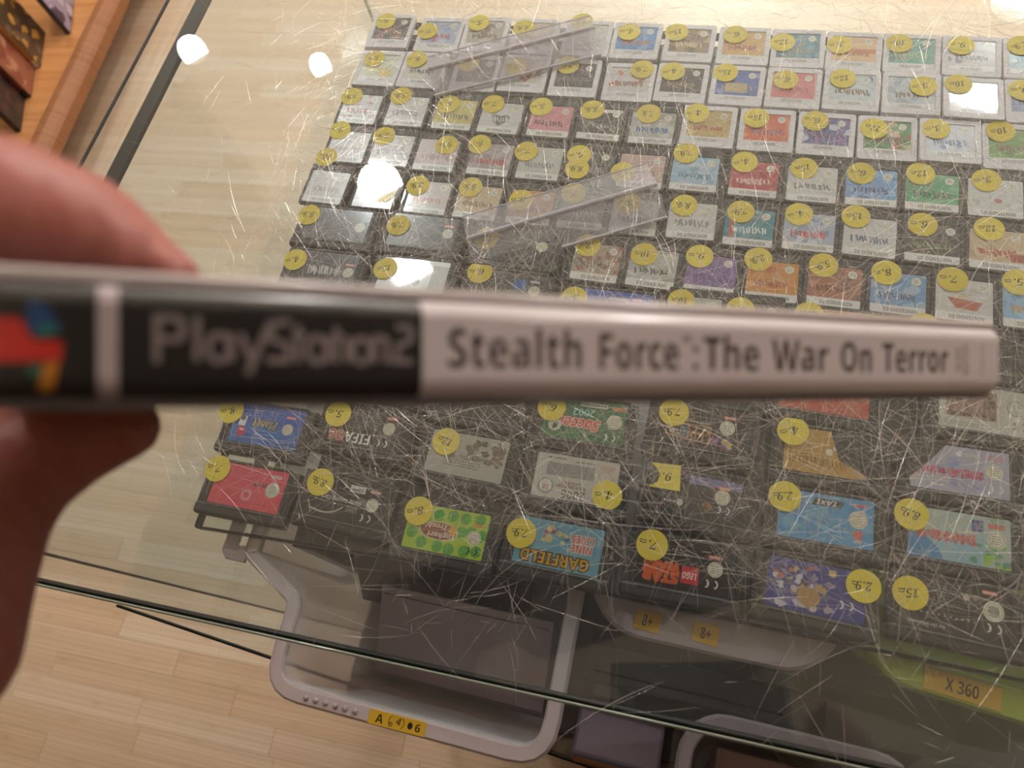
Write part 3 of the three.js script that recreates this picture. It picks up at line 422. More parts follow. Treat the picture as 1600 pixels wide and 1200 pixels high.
{ // white: square with a raised rim round the label and a tab notch
  const rim = shapeOf(rectPts(0.0328, 0.0326, 0.0018)); rim.holes.push(new THREE.Path(rectPts(0.0266, 0.0252, 0.001).map(([x, y]) => new THREE.Vector2(x, y))));
  body.T = merge([flat(extrude(shapeOf([[-0.0164, -0.0163], [0.0164, -0.0163], [0.0164, 0.0125], [0.0150, 0.0145], [0.0150, 0.0163], [-0.0164, 0.0163]]), 0.0032, 0.0004)), flat(extrude(rim, 0.0006, 0.0002)).translate(0, 0.0031, 0)]);
  // small black: label nearly as wide as the shell
  const rd = shapeOf(rectPts(0.0318, 0.0320, 0.0015)); rd.holes.push(new THREE.Path(rectPts(0.0280, 0.0256, 0.0008).map(([x, y]) => new THREE.Vector2(x, y - 0.0020))));
  body.D = merge([flat(extrude(shapeOf([[-0.0159, -0.0160], [0.0159, -0.0160], [0.0159, 0.0135], [0.0140, 0.0160], [-0.0159, 0.0160]]), 0.0033, 0.0004)), flat(extrude(rd, 0.0005, 0.00015)).translate(0, 0.0032, 0)]);
  // wide dark: narrower body, grip bar across the end nearest the lens, frame round the label, ridge on the shoulder
  const fr = shapeOf(rectPts(0.0480, 0.0272, 0.002)); fr.holes.push(new THREE.Path(rectPts(0.0442, 0.0240, 0.001).map(([x, y]) => new THREE.Vector2(x, y))));
  body.G = merge([
    flat(extrude(shapeOf([[-0.0280, -0.0090], [0.0280, -0.0090], [0.0280, 0.0158], [-0.0280, 0.0158]]), 0.0066, 0.0007)).translate(0, 0, 0.0002),
    rbox(0.0570, 0.0076, 0.0072, 0.0022, 0, 0.0039, 0.0123, 3),
    flat(extrude(fr, 0.0009, 0.0003)).translate(0, 0.0062, -0.0030),
    rbox(0.040, 0.0012, 0.0012, 0.0005, 0, 0.0074, 0.0103), rbox(0.0012, 0.0010, 0.020, 0.0004, -0.0262, 0.0068, -0.004), rbox(0.0012, 0.0010, 0.020, 0.0004, 0.0262, 0.0068, -0.004)]);
}
const SPEC = { T: { top: 0.0037, w: 0.0260, d: 0.0246, off: -0.0005, y: 0.00305 }, D: { top: 0.0037, w: 0.0276, d: 0.0250, off: 0.0020, y: 0.00325 }, G: { top: 0.0072, w: 0.0435, d: 0.0235, off: -0.0030, y: 0.0066 } };
const TORN = { f6: [[-21.5, -11.5], [0, -11.7], [4.5, 2.6], [18, 9.5], [12, 11.3], [-21.5, 11.5]], h7: [[-6, -11.6], [21.5, -11.6], [21.7, 11.6], [-21.5, 11.6], [-21.7, 7], [-15, 0]] };
const circle = Array.from({ length: 28 }, (_, i) => [0.0077 * Math.cos(i / 28 * 6.2832), 0.0077 * Math.sin(i / 28 * 6.2832)]);
const bitten = [[-7.8, -7.4], [7.2, -6.2], [6.7, 7.2], [-8.9, 5.3], [-4.6, 3], [-3.4, -0.5], [-4.6, -4.2]].map(([x, y]) => [x / 1000, y / 1000]);
const ORD = ['first', 'second', 'third', 'fourth', 'fifth', 'sixth', 'seventh', 'eighth', 'ninth', 'tenth', 'eleventh', 'twelfth', 'thirteenth'];
const ROWS = { A: 'back row', B: 'second row from the back', C: 'third row from the back', D: 'fourth row from the back', E: 'fifth row from the back', F: 'last row above the game case' };
const KIND = { T: ['white', 'white cartridges in the back rows'], D: ['small black', 'small black cartridges with white footed labels'], G: ['wide dark', 'wide dark cartridges'] };
const PX = { f1: 0, f2: 2, h1: 1, h2: 3, h3: 0, h4: 5, i4: 4, f4: 7, j7: 6, i6: 12, f3: 8 };
const plateTop = H(378);
CARTS.forEach(([id, kind, u, v, su, sv], i) => {
  const S = SPEC[kind], adj = KIND[kind][0], look = kind === 'G' ? WIDE[id][0] : ART[id][4];
  const nth = kind !== 'G' && ROWS[id[0]] ? `, ${ORD[+id.slice(1) - 1]} in the ${ROWS[id[0]]}` : '';
  const t = thing('game_cartridge', `${adj} cartridge, ${look}${nth}`.split(/\s+/).slice(0, 16).join(' '), 'cartridge', [u / 1000, plateTop + 0.0001, v / 1000], KIND[kind][1]);
  t.rotation.y = rr(-0.02, 0.02);
  if (id === 'B12' || id === 'C12') t.rotation.set(-0.046, 0.0, -0.0135), t.position.y += 0.0009;
  if (id === 'g4') t.rotation.set(-0.055, 0, 0.028), t.position.y += 0.0014;
  const wet = ['B12', 'C12', 'g4'].includes(id);
  part('shell', body[kind], MC[kind], t);
  const pts = TORN[id] ? TORN[id].map(([x, y]) => [x / 1000, y / 1000]) : rectPts(S.w, S.d, 0.0009);
  part('label', fitUV(slab(pts, 0.00025), id, S.w, S.d).translate(0, S.y, S.off), wet ? MC.wet : MC.label, t);
  const lift = S.top + 0.00012;
  if (su !== null && !['h7', 'f7'].includes(id)) {
    const st = id === 'h5' ? bitten : circle, n = PX[id] !== undefined ? PX[id] : i % 14;
        const m = part('price_sticker', fitUV(slab(st, 0.00014), 'p' + n, 0.0178, 0.0178), MC.sticker, t); m.position.set(su / 1000, lift, sv / 1000); m.rotation.y = rr(-0.25, 0.25);
  }
  if (id === 'D6') { const m = part('price_sticker', fitUV(slab(circle, 0.00014), 'p3', 0.0178, 0.0178), MC.sticker, t); m.position.set(su / 1000 + 0.001, lift + 0.0002, sv / 1000 + 0.011); }
});
/* ------------------------------------------------------------------ price rails lying on the cartridges */
const railM = pane(new THREE.Color(0.95, 0.93, 0.97), 0.16, 0.84, { clearcoat: 0.6, clearcoatRoughness: 0.08 }), railEdge = std(0xd6cddc, 0.22, { clearcoat: 0.8, clearcoatRoughness: 0.06 });
function rail(label, a, b, widths, h0) {                   // folded clear strip from a to b (mm right of, towards the lens); two leaves and a fold
  const A = new THREE.Vector2(...a), B = new THREE.Vector2(...b), L = A.distanceTo(B) / 1000, ang = Math.atan2(-(B.y - A.y), B.x - A.x);
  const t = thing('price_rail', label, 'price holder', [(A.x + B.x) / 2000, H(h0), (A.y + B.y) / 2000]); t.rotation.y = ang;
  const [w1, w2] = widths;
  const leaf = (name, z0, y0, z1, y1) => { const w = Math.hypot(z1 - z0, y1 - y0); const p = part(name, rbox(L, 0.0008, w, 0.0003), railM, t); p.position.set(0, (y0 + y1) / 2, (z0 + z1) / 2); p.rotation.x = -Math.atan2(y1 - y0, z1 - z0); return p; };
  leaf('front_leaf', 0, 0.0006, -w1, 0.005); leaf('back_leaf', -w1 - 0.0005, 0.005, -w1 - w2, 0.0012);
  part('fold', new THREE.CapsuleGeometry(0.0016, L - 0.002, 3, 10).rotateZ(Math.PI / 2).translate(0, 0.0054, -w1), railEdge, t);
  part('lip', new THREE.CapsuleGeometry(0.0010, L - 0.002, 3, 10).rotateZ(Math.PI / 2).translate(0, 0.0008, 0.0006), railEdge, t);
  part('lip', new THREE.CapsuleGeometry(0.0005, L - 0.002, 3, 10).rotateZ(Math.PI / 2).translate(0, 0.0016, -w1 - w2), railEdge, t);
  return t;
}
rail('clear folded plastic price rail lying aslant over small black cartridges', [-133, -213], [-26, -265], [0.021, 0.020], 373.2);
rail('clear plastic price rail lying aslant over white cartridges at the back', [-196, -346], [-88, -390], [0.020, 0.016], 373.2);

/* ------------------------------------------------------------------ bins and what they hold, on the lower shelf */
{ const t = thing('base_cabinet', 'low cabinet with dark top and orange brown front edge, under the lower glass shelf', 'cabinet', [0.205, 0.002, -0.235]);
  const w = 0.79, d = 0.53, top = H(507) - 0.002;
  part('carcass', rbox(w, top - 0.02, d, 0.003, 0, (top - 0.02) / 2, 0), std(0x4a4340, 0.7), t); part('top_panel', rbox(w, 0.02, d, 0.002, 0, top - 0.0101, 0), std(0x6f666a, 0.6), t);
  part('front_strip', rbox(w, 0.022, 0.012, 0.002, 0, top - 0.011, d / 2 + 0.006), std(0x8a5a34, 0.5), t);
  for (const x of [-0.197, 0.197]) { const m = part('door', rbox(0.388, top - 0.06, 0.016, 0.002, x, (top - 0.06) / 2 + 0.012, d / 2 + 0.008), std(0x7a5030, 0.5), t); part('knob', new THREE.SphereGeometry(0.011, 14, 10).translate(x * 0.16, top * 0.7, d / 2 + 0.024), std(0x9a9a98, 0.3, { metalness: 0.8 }), m); } }
const shelfY = H(500) + 0.0002, rimY = H(385.2);
const milk = pane(new THREE.Color(0.88, 0.84, 0.87), 0.6, 0.62), lime = pane(new THREE.Color(0.55, 0.68, 0.12), 0.5, 0.45), milkRim = std(0xd2c6cc, 0.35, { transmission: 0.3, thickness: 0, clearcoat: 0.4, clearcoatRoughness: 0.1 }), limeRim = std(0xb4cc3c, 0.3, { transmission: 0.25, thickness: 0, clearcoat: 0.8, clearcoatRoughness: 0.05 });
function tape(text, w, h, scale = 1) {
  const [c, g] = canvas(256, Math.round(256 * h / w)); const hh = c.height;
  rect(g, 0, 0, 256, hh, '#d9ae2c'); g.fillStyle = '#4a2c0a'; g.strokeStyle = '#4a2c0a';
  if (text) { words(g, text, 128, hh / 2, 180 * scale, hh * 0.62, '#4a2c0a', { turn: 0, font: 'bold 38px sans-serif' }); }
  else { words(g, 'A', 50, hh * 0.55, 34, hh * 0.62, '#4a2c0a', { turn: 0 }); g.lineWidth = 3; g.beginPath(); g.arc(118, hh / 2, 26, 2.2, 4.1); g.stroke(); g.beginPath(); g.arc(134, hh / 2, 26, -0.9, 0.9); g.stroke(); words(g, 'n', 104, hh * 0.66, 18, hh * 0.4, '#5a3a10', { turn: 0.2 }); words(g, '4', 136, hh * 0.42, 22, hh * 0.5, '#5a3a10', { turn: 0.2 }); disc(g, 188, hh * 0.5, 11, '#2c1a08', hh * 0.24); words(g, '6', 222, hh * 0.55, 26, hh * 0.55, '#4a2c0a', { turn: 0 }); }
  return std(0xffffff, 0.45, { map: tex(c), clearcoat: 0.3 });
}
function inset(pts, a) {                                   // a closed outline moved inwards by a
  const n = pts.length;
  return pts.map((p, i) => { const q = pts[(i + n - 1) % n], s = pts[(i + 1) % n]; let n1 = [-(p[1] - q[1]), p[0] - q[0]], n2 = [-(s[1] - p[1]), s[0] - p[0]]; const l1 = Math.hypot(...n1), l2 = Math.hypot(...n2); n1 = n1.map((c) => c / l1); n2 = n2.map((c) => c / l2); const b = [n1[0] + n2[0], n1[1] + n2[1]], k = a * 2 / (b[0] * b[0] + b[1] * b[1]); return [p[0] + b[0] * k, p[1] + b[1] * k]; });
}
function rounded(corners) {                                // corners [x, z, radius], in the turning sense of roundRect
  const out = [], n = corners.length;
  corners.forEach(([x, z, r], i) => { const p = corners[(i + n - 1) % n], q = corners[(i + 1) % n], a = new THREE.Vector2(p[0] - x, p[1] - z).normalize(), b = new THREE.Vector2(q[0] - x, q[1] - z).normalize(); const d = r / Math.tan(Math.acos(a.dot(b)) / 2); for (let k = 0; k <= 5; k++) { const t = k / 5, A = [x + a.x * d, z + a.y * d], B = [x + b.x * d, z + b.y * d]; out.push([(1 - t) ** 2 * A[0] + 2 * t * (1 - t) * x + t * t * B[0], (1 - t) ** 2 * A[1] + 2 * t * (1 - t) * z + t * t * B[1]]); } });
  return out;
}
function bin(name, label, u0, u1, v0, v1, mat, rimMat, { taper = 0.006, r = 0.022, fl = 0.007, ears = false, outline } = {}) {
  const w = (u1 - u0) / 1000, d = (v1 - v0) / 1000, h = rimY - shelfY;
  const t = thing(name, label, 'storage bin', [(u0 + u1) / 2000, shelfY, (v0 + v1) / 2000]);
  const L = (a, y, rad) => (outline ? inset(outline, a) : roundRect(w - 2 * a, d - 2 * a, rad)).map(([x, z]) => [x, y, z]);
  part('tub', loft([L(fl, h - 0.001, r - fl), L(fl + 0.001, h * 0.6, r - fl), L(fl + taper * 0.8, 0.008, r - fl), L(fl + taper + 0.004, 0.0012, r - fl - 0.002)], true), mat, t);
  part('rim', loft([L(0, h - 0.006, r), L(0, h - 0.0015, r), L(0.0012, h, r), L(fl - 0.001, h, r - fl + 0.001), L(fl, h - 0.0012, r - fl), L(fl, h - 0.004, r - fl)]), rimMat, t);
  if (ears) for (const s of [-1]) {
    const e = shapeOf([[0, -0.034], [0.014, -0.030], [0.016, -0.026], [0.016, 0.030], [0.012, 0.034], [0, 0.034]]);
    e.holes.push(new THREE.Path([[0.0025, -0.025], [0.0075, -0.025], [0.0075, 0.025], [0.0025, 0.025]].map(([x, y]) => new THREE.Vector2(x, y))));
    const m = part('handle', flat(extrude(e, 0.003, 0.0008)), milkRim, t); m.position.set(s * (w / 2 - 0.0005), h - 0.005, 0.015); m.rotation.y = s < 0 ? Math.PI : 0;
  }
  return t;
}
const binA = bin('storage_bin', 'milky clear bin with yellow tape on its front rim, jutting out under the glass', -224, -35, -180, 40.5, milk, milkRim, { ears: true, fl: 0.008, outline: rounded([[0.0945, 0.11025, 0.022], [-0.0605, 0.11025, 0.022], [-0.0605, 0.064, 0.006], [-0.0945, 0.046, 0.006], [-0.0945, -0.11025, 0.02], [0.0945, -0.11025, 0.02]]) });
{ const m = part('tape', rbox(0.030, 0.0005, 0.0068, 0.0002), tape(null, 0.030, 0.0068), binA); m.position.set(0.016, rimY - shelfY + 0.0003, 0.1063); m.rotation.y = 0.01;
  part('grip_studs', merge([0, 1, 2, 3, 4, 5].map((i) => new THREE.SphereGeometry(0.0016, 8, 6).translate(-0.034 + i * 0.0055, rimY - shelfY, 0.1063))), milkRim, binA); }
const binC = bin('storage_bin', 'milky clear bin with two yellow tapes on its rim under the front cartridges', -33, 88, -180, -27.5, milk, milkRim, { fl: 0.017, r: 0.028 });
for (const x of [-0.0295, -0.0015]) { const m = part('tape', rbox(0.0125, 0.0005, 0.0095, 0.0002), tape('8+', 0.0125, 0.0095, 0.6), binC); m.position.set(x, rimY - shelfY + 0.0002, 0.0675); m.rotation.y = -0.05; }
const binD = bin('storage_bin', 'lime green translucent bin with orange tape on its rim at the lower right', 96, 266, -98, -26, lime, limeRim, { fl: 0.014, r: 0.026 });
binD.rotation.y = -0.09;
{ const m = part('tape', rbox(0.032, 0.0005, 0.0098, 0.0002), tape('X 360', 0.032, 0.0098, 0.62), binD); m.position.set(-0.040, rimY - shelfY + 0.0002, 0.0291); }
const smoke = std(0x8d8286, 0.4, { transmission: 0.25, thickness: 0, clearcoat: 0.4, clearcoatRoughness: 0.1 });
const binB = bin('storage_bin', 'milky clear bin full of brown game cases, in front of the lime green bin', 20, 126, -3, 106, milk, smoke);

{ const t = thing('storage_crate', 'flat dark grey crate filling the shelf under the rear rows of cartridges', 'crate', [-0.028, shelfY, -0.2995]);
  part('body', loft([roundRect(0.425, 0.218, 0.012).map(([x, z]) => [x, 0.0, z]), roundRect(0.440, 0.228, 0.014).map(([x, z]) => [x, 0.098, z])]), std(0x2c2b2c, 0.6), t);
  part('lid', loft([roundRect(0.446, 0.231, 0.014).map(([x, z]) => [x, 0.096, z]), roundRect(0.448, 0.231, 0.014).map(([x, z]) => [x, rimY - shelfY - 0.001, z]), roundRect(0.444, 0.227, 0.012).map(([x, z]) => [x, rimY - shelfY, z])], true), std(0x323132, 0.6), t);
  for (const s of [-1, 1]) part('clip', rbox(0.005, 0.03, 0.06, 0.002, s * 0.2245, 0.092, 0), std(0x1e1e1f, 0.5), t); }
function caseMat(k, more) { return std(k, 0.35, { clearcoat: 0.3, clearcoatRoughness: 0.2, ...more }); }
const darkCase = new Map();
function gameCase(label, group, w, t, l, color, spine, pos, rx, ry = 0) {   // lying on its back: width, thickness, length; then tipped up
  const o = thing('game_case', label, 'game case', pos, group); o.rotation.order = 'YXZ'; o.rotation.set(rx, ry, 0);
  const key = [w, t, l].join(); if (!darkCase.has(key)) darkCase.set(key, [rbox(w, t, l, 0.0015, 0, t / 2, -l / 2), rbox(w - 0.004, 0.0006, l - 0.004, 0.0002, 0, t + 0.0001, -l / 2), rbox(w - 0.004, t - 0.002, 0.0006, 0.0002, 0, t / 2, -l)]);
  const [a, b, c] = darkCase.get(key);
  part('shell', a, caseMat(spine), o); part('cover', b, caseMat(color), o); part('spine_print', c, caseMat(spine === 0x141614 ? 0x1f3a20 : spine), o);
  return o;
}
// mauve card and leaning cases in the front bin
{ const t = thing('divider_card', 'plain mauve grey card leaning in the front bin against dark game cases', 'card', [-0.1125, shelfY + 0.004, 0.0205]); t.rotation.x = 0.55; part('sheet', rbox(0.112, 0.002, 0.060, 0.0006, 0, 0.001, -0.031), std(0xbcaeb6, 0.75), t); part('crease', rbox(0.108, 0.0006, 0.001, 0.0002, 0, 0.0021, -0.056), std(0x6d6169, 0.8), t); }
const EDGE = [['black case, frontmost in the milky front bin, behind the mauve card', 0x1c1b1b, 0x171717], ['black case with green edge, second in the milky front bin', 0x22301f, 0x141614], ['brown case, third in the milky front bin', 0x3a2c28, 0x221b19], ['black case with green edge, fourth in the milky front bin', 0x1d2a1c, 0x141614], ['black case, fifth in the milky front bin', 0x202022, 0x161618], ['reddish brown case, sixth in the milky front bin', 0x4c352e, 0x2c201d], ['slate case, seventh in the milky front bin', 0x2c3340, 0x1a1d24]];
EDGE.forEach(([lab, c, s], i) => gameCase(lab, 'leaning game cases in the front bin', 0.114, 0.0095, 0.108, c, s, [-0.133, shelfY + 0.0035, -0.028 - i * 0.0126], 1.0));
gameCase('black case wedged upright along the left wall of the front bin', 'leaning game cases in the front bin', 0.013, 0.098, 0.105, 0x181818, 0x141414, [-0.1985, shelfY + 0.0035, -0.036], 0);
gameCase('black case lying on its back in the bin with two yellow tapes', 'game cases in the other bins', 0.058, 0.012, 0.104, 0x1b1c1d, 0x141414, [0.027, shelfY + 0.0035, -0.056], 0);
gameCase('black case lying on top in the bin with two yellow tapes', 'game cases in the other bins', 0.056, 0.012, 0.102, 0x252525, 0x181818, [0.027, shelfY + 0.0165, -0.057], 0);
[['brown case, nearest of those in the bin before the lime green one', 0xa08070, 0x6a5048], ['tan case, second from the front in the bin before the lime green one', 0xb09484, 0x84685c], ['dark brown case, third from the front in the bin before the lime green one', 0x5a443c, 0x42322c], ['rosy brown case, rearmost in the bin before the lime green one', 0xb08c80, 0x7a6056]].forEach(([lab, c, s], i) => gameCase(lab, 'brown game cases', 0.062, 0.011, 0.064, c, s, [0.073, shelfY + 0.0035, 0.064 - i * 0.0124], 1.35));
// between the front bin and the bin of brown cases
const bb = thing('accessory_box', 'wide dark grey carton between the milky bins under the glass edge', 'box', [0.031, shelfY, -0.0135]);
part('carton', rbox(0.126, 0.060, 0.019, 0.002, 0, 0.030, 0), std(0x4a4a48, 0.55), bb); part('lid', rbox(0.1266, 0.012, 0.0196, 0.002, 0, 0.0565, 0), std(0x56565a, 0.5), bb); part('lid_fold', rbox(0.10, 0.0006, 0.0012, 0.0002, -0.008, 0.0627, 0.004), std(0x2c2c2c, 0.7), bb);
[['lilac slim case at the top of the small stack before the dark grey box', 0xb8b0d0, 0x9c94b8], ['pale blue slim case in the middle of the small stack', 0x9cb4dc, 0x7484a4], ['orange brown slim case at the bottom of the small stack', 0xa8683c, 0x935a34]].forEach(([lab, c, s], i) => gameCase(lab, 'slim cases stacked beside the front bin', 0.050, 0.009, 0.026, c, s, [-0.0085, shelfY + 0.0002 + (2 - i) * 0.0098, 0.036 + (i === 2 ? 0.006 : i === 1 ? 0.002 : 0)], 0));
{ const t = thing('bin_lid', 'grey blue plastic lid lying in front of the lime green bin', 'lid', [0.204, shelfY, 0.048]); part('plate', loft([roundRect(0.140, 0.108, 0.016).map(([x, z]) => [x, 0, z]), roundRect(0.140, 0.108, 0.016).map(([x, z]) => [x, 0.050, z]), roundRect(0.132, 0.100, 0.014).map(([x, z]) => [x, 0.053, z])], true), std(0x77858c, 0.5), t); part('ridge', loft([roundRect(0.118, 0.086, 0.01).map(([x, z]) => [x, 0.0528, z]), roundRect(0.116, 0.084, 0.01).map(([x, z]) => [x, 0.056, z]), roundRect(0.110, 0.078, 0.009).map(([x, z]) => [x, 0.056, z]), roundRect(0.108, 0.076, 0.009).map(([x, z]) => [x, 0.0528, z])]), std(0x7f8d94, 0.5), t); }

/* ------------------------------------------------------------------ wooden display shelf with upright cases */
{
  const [c, g] = canvas(512, 512); rect(g, 0, 0, 512, 512, '#fff');
  for (let i = 0; i < 700; i++) { const y = rnd() * 512; g.strokeStyle = `rgba(120,66,24,${rr(0.015, 0.06)})`; g.lineWidth = rr(0.6, 3); g.beginPath(); g.moveTo(0, y); g.bezierCurveTo(170, y + rr(-5, 5), 340, y + rr(-5, 5), 512, y); g.stroke(); }
  const wood = tex(c, true), W1 = std(0xb98350, 0.45, { map: wood }), W2 = std(0x8c5c36, 0.62, { map: wood });
  const t = thing('display_shelf', 'low light brown wooden display shelf with a raised lip at the top left', 'shelf', [-1.620, H(1250), -1.19]); t.rotation.y = 0.085;
  part('board', rbox(0.80, 0.020, 2.2, 0.002, -0.47, -0.012, -0.1), W1, t);
  const prof = new THREE.Shape(); [[-0.078, -0.022], [0.0, -0.022], [0.0, 0.004], [-0.004, 0.010], [-0.018, 0.020], [-0.030, 0.020], [-0.040, 0.014], [-0.060, -0.0022], [-0.078, -0.0022]].map(([x, y]) => [x * 1.35, y > 0 ? y * 1.35 : y]).forEach(([x, y], i) => i ? prof.lineTo(x, y) : prof.moveTo(x, y)); prof.closePath();
  part('lip', extrude(prof, 2.2, 0.0006).translate(0, 0, -1.2), W2, t);
  for (const z of [-1.1, 0.9]) part('leg_panel', rbox(0.6, 0.124, 0.03, 0.002, -0.50, -0.084, z), W2, t);
  const cases = [['grey violet upright case, farthest along the wooden shelf', -1746, -1301, 0x8f88a0, 0x33344a, 0xb0a8b8], ['olive brown upright case with a yellow spine on the wooden shelf', -1778, -1178, 0x4a3a2c, 0xb8893c, 0x6a5340], ['glossy red brown upright case on the wooden shelf', -1753, -1078, 0x8a5240, 0x7a4030, 0xa87860], ['black upright case with small spine print, nearest on the wooden shelf', -1724, -968, 0x2a2022, 0x181618, 0x4a2c2c]];
  cases.forEach(([lab, u, v, cover, spine, pic], i) => {
    const o = thing('game_case', lab, 'game case', [u / 1000, H(1250) - 0.0019, v / 1000], 'upright cases on the wooden shelf'); o.rotation.y = 0.40;
    // local: width runs away along -z, cover looks along +x, spine looks along +z
    part('shell', rbox(0.014, 0.19, 0.135, 0.002, -0.007, 0.095, -0.0675), caseMat(0x1a1a1e), o);
    const [cc, gg] = canvas(128, 180); rect(gg, 0, 0, 128, 180, '#' + new THREE.Color(cover).getHexString()); blots(gg, 0, 0, 128, 180, 40, ['#' + new THREE.Color(pic).getHexString(), '#' + new THREE.Color(cover).getHexString(), '#' + new THREE.Color(spine).getHexString()], 1.4);
    part('cover', rbox(0.0006, 0.184, 0.131, 0.0002, 0.0002, 0.095, -0.0675), caseMat(0xffffff, { map: tex(cc) }), o);
    part('spine_print', rbox(0.0125, 0.160, 0.0006, 0.0002, -0.007, 0.107, 0.0002), caseMat(spine), o);
    part('spine_foot', rbox(0.0125, 0.022, 0.0006, 0.0002, -0.007, 0.014, 0.0002), caseMat(i === 1 ? 0xcfc8bc : 0x2c2c30), o);
  });
}

/* ------------------------------------------------------------------ the game case held up before the lens */
const held = thing('game_case', 'game case held up across the picture, white and black spine turned to the lens', 'game case');
{
  const run = new THREE.Vector3().addScaledVector(cr, 0.903).addScaledVector(cb, -0.43).normalize();
  const out = new THREE.Vector3().addScaledVector(cr, 0.43).addScaledVector(cb, 0.903); out.addScaledVector(run, -out.dot(run)).normalize();
  const x = run, y = new THREE.Vector3().crossVectors(out, run), z = out;   // local axes: x along the spine, y to the far cover, z out of the spine
  held.quaternion.setFromRotationMatrix(new THREE.Matrix4().makeBasis(x, y, z));
  held.position.copy(camPoint(-66, -5, 76));
  const [c, g] = canvas(2048, 192);                                     // 190 mm by 17.8 mm of spine, arcs included
  const X = (s) => s / 190 * 2048, Yc = 96;
  rect(g, 0, 0, 2048, 192, '#d6ced4'); rect(g, 0, 0, X(59.1), 192, '#0d0b0c'); rect(g, X(19.2), 14, X(2.2), 164, '#b9acb2');
  const poly = (col, pts) => { g.fillStyle = col; g.beginPath(); pts.forEach(([a, b], i) => i ? g.lineTo(X(a), b) : g.moveTo(X(a), b)); g.closePath(); g.fill(); };
  poly('#c8241c', [[2, 72], [11.6, 70], [12.8, 96], [15.8, 98], [15.6, 122], [12, 124], [2, 126]]);
  poly('#15457e', [[12.4, 46], [14.4, 56], [15.6, 84], [13, 92], [12.2, 80]]); poly('#1c7068', [[14, 74], [15.6, 84], [14.2, 92], [12.8, 92]]); poly('#1c6858', [[12.4, 126], [13.6, 128], [13.4, 144], [12.4, 142]]); poly('#c07a1c', [[13.8, 126], [15.4, 122], [14.8, 162], [13.2, 162]]);
  const fit = (t, s0, s1, h, col, yy, font = 'bold 40px sans-serif') => { g.save(); g.translate(X((s0 + s1) / 2), yy); g.font = font; g.textAlign = 'center'; g.textBaseline = 'alphabetic'; g.scale((X(s1) - X(s0)) / g.measureText(t).width, h / 29); g.fillStyle = col; g.fillText(t, 0, 0); g.restore(); };
  // maker's word: rounded strokes, the y sweeping up into the S, joined t
  { const col = '#8d8083'; g.strokeStyle = col; g.lineWidth = 9.5; g.lineCap = 'butt'; g.lineJoin = 'round';
    const P = (...pts) => { g.beginPath(); pts.forEach(([a, b], i) => i ? g.lineTo(X(a), b) : g.moveTo(X(a), b)); g.stroke(); };
    const O = (a, b, w, h) => { g.beginPath(); g.ellipse(X(a), b, X(w), h, 0, 0, 7); g.stroke(); };
    const t0 = 64, b0 = 120, m0 = 82;
    P([25.5, b0 + 4], [25.5, t0], [28.0, t0], [28.4, 74], [28.4, 84], [28, 92], [25.6, 92]); P([30.0, t0 - 4], [30.0, b0]); O(32.5, 102, 1.25, 18); P([33.9, m0], [33.9, b0]);
    P([35.0, m0], [36.3, b0 - 4]); P([38.2, m0 - 6], [35.9, b0 + 18]); P([38.2, 78], [38.6, 68], [40.0, t0], [41.2, t0]); P([38.9, 72], [38.6, 88], [41.0, 98], [40.8, b0 - 2], [38.2, b0 - 2]);
    P([42.1, t0 + 4], [42.1, b0]); P([41.4, m0], [43.2, m0]); O(44.6, 102, 1.2, 18); P([46.0, m0], [46.0, b0]); P([47.1, t0 + 4], [47.1, b0]); P([46.6, m0], [48.0, m0]); P([48.6, m0], [48.6, b0]); O(50.5, 102, 1.2, 18); P([52.3, b0], [52.3, m0 + 2], [53.2, m0], [54.0, m0 + 4], [54.0, b0]);
    disc(g, X(54.75), b0 - 3, 4, col); P([55.3, t0 + 2], [57.2, t0 + 2], [57.6, 74], [57.4, 86], [55.6, 94], [55.4, b0 - 3], [57.7, b0 - 3]); }
  const ink = '#2b1d1e';
  fit('Stealth', 62.7, 85.6, 62, ink, 126); fit('Force', 87.8, 104.2, 62, ink, 126); fit('™', 104.4, 106.6, 30, '#6a5c60', 92); disc(g, X(107.4), 88, 6, ink); disc(g, X(107.4), 120, 6, ink); fit('The', 109, 121.9, 62, ink, 126); fit('War', 124.6, 138.8, 62, ink, 126); fit('On', 141.6, 150.8, 62, ink, 126); fit('Terror', 153.2, 173.4, 62, ink, 126);
  for (const [s, h, n] of [[177.6, 44, 2], [184.4, 56, 1]]) { g.save(); g.translate(X(s), Yc); g.rotate(-Math.PI / 2); g.fillStyle = '#7a6e72'; g.font = (n === 2 ? 'bold 26px' : '15px') + ' sans-serif'; g.textAlign = 'center'; if (n === 2) { g.fillText('SLES', 0, -2); g.fillText('52731', 0, 24); } else g.fillText('P 2004 505', 0, 6); g.restore(); }
  // film wrinkles
  const [bc, bg] = canvas(1024, 96); rect(bg, 0, 0, 1024, 96, '#808080'); for (let i = 0; i < 60; i++) { const a = rr(0.03, 0.12); bg.fillStyle = rnd() < 0.5 ? `rgba(255,255,255,${a})` : `rgba(0,0,0,${a})`; bg.beginPath(); bg.ellipse(rnd() * 1024, rnd() * 96, rr(20, 90), rr(5, 22), rr(-0.3, 0.3), 0, 7); bg.fill(); }
  const filmBump = gray(bc);
  const spineM = std(0xffffff, 0.55, { map: tex(c), clearcoat: 1, clearcoatRoughness: 0.16, bumpMap: filmBump, bumpScale: 0.0004 });
  const shellM = std(0x18204a, 0.35), Lc = 0.190, th = 0.014, R = 0.0030, D = 0.135;
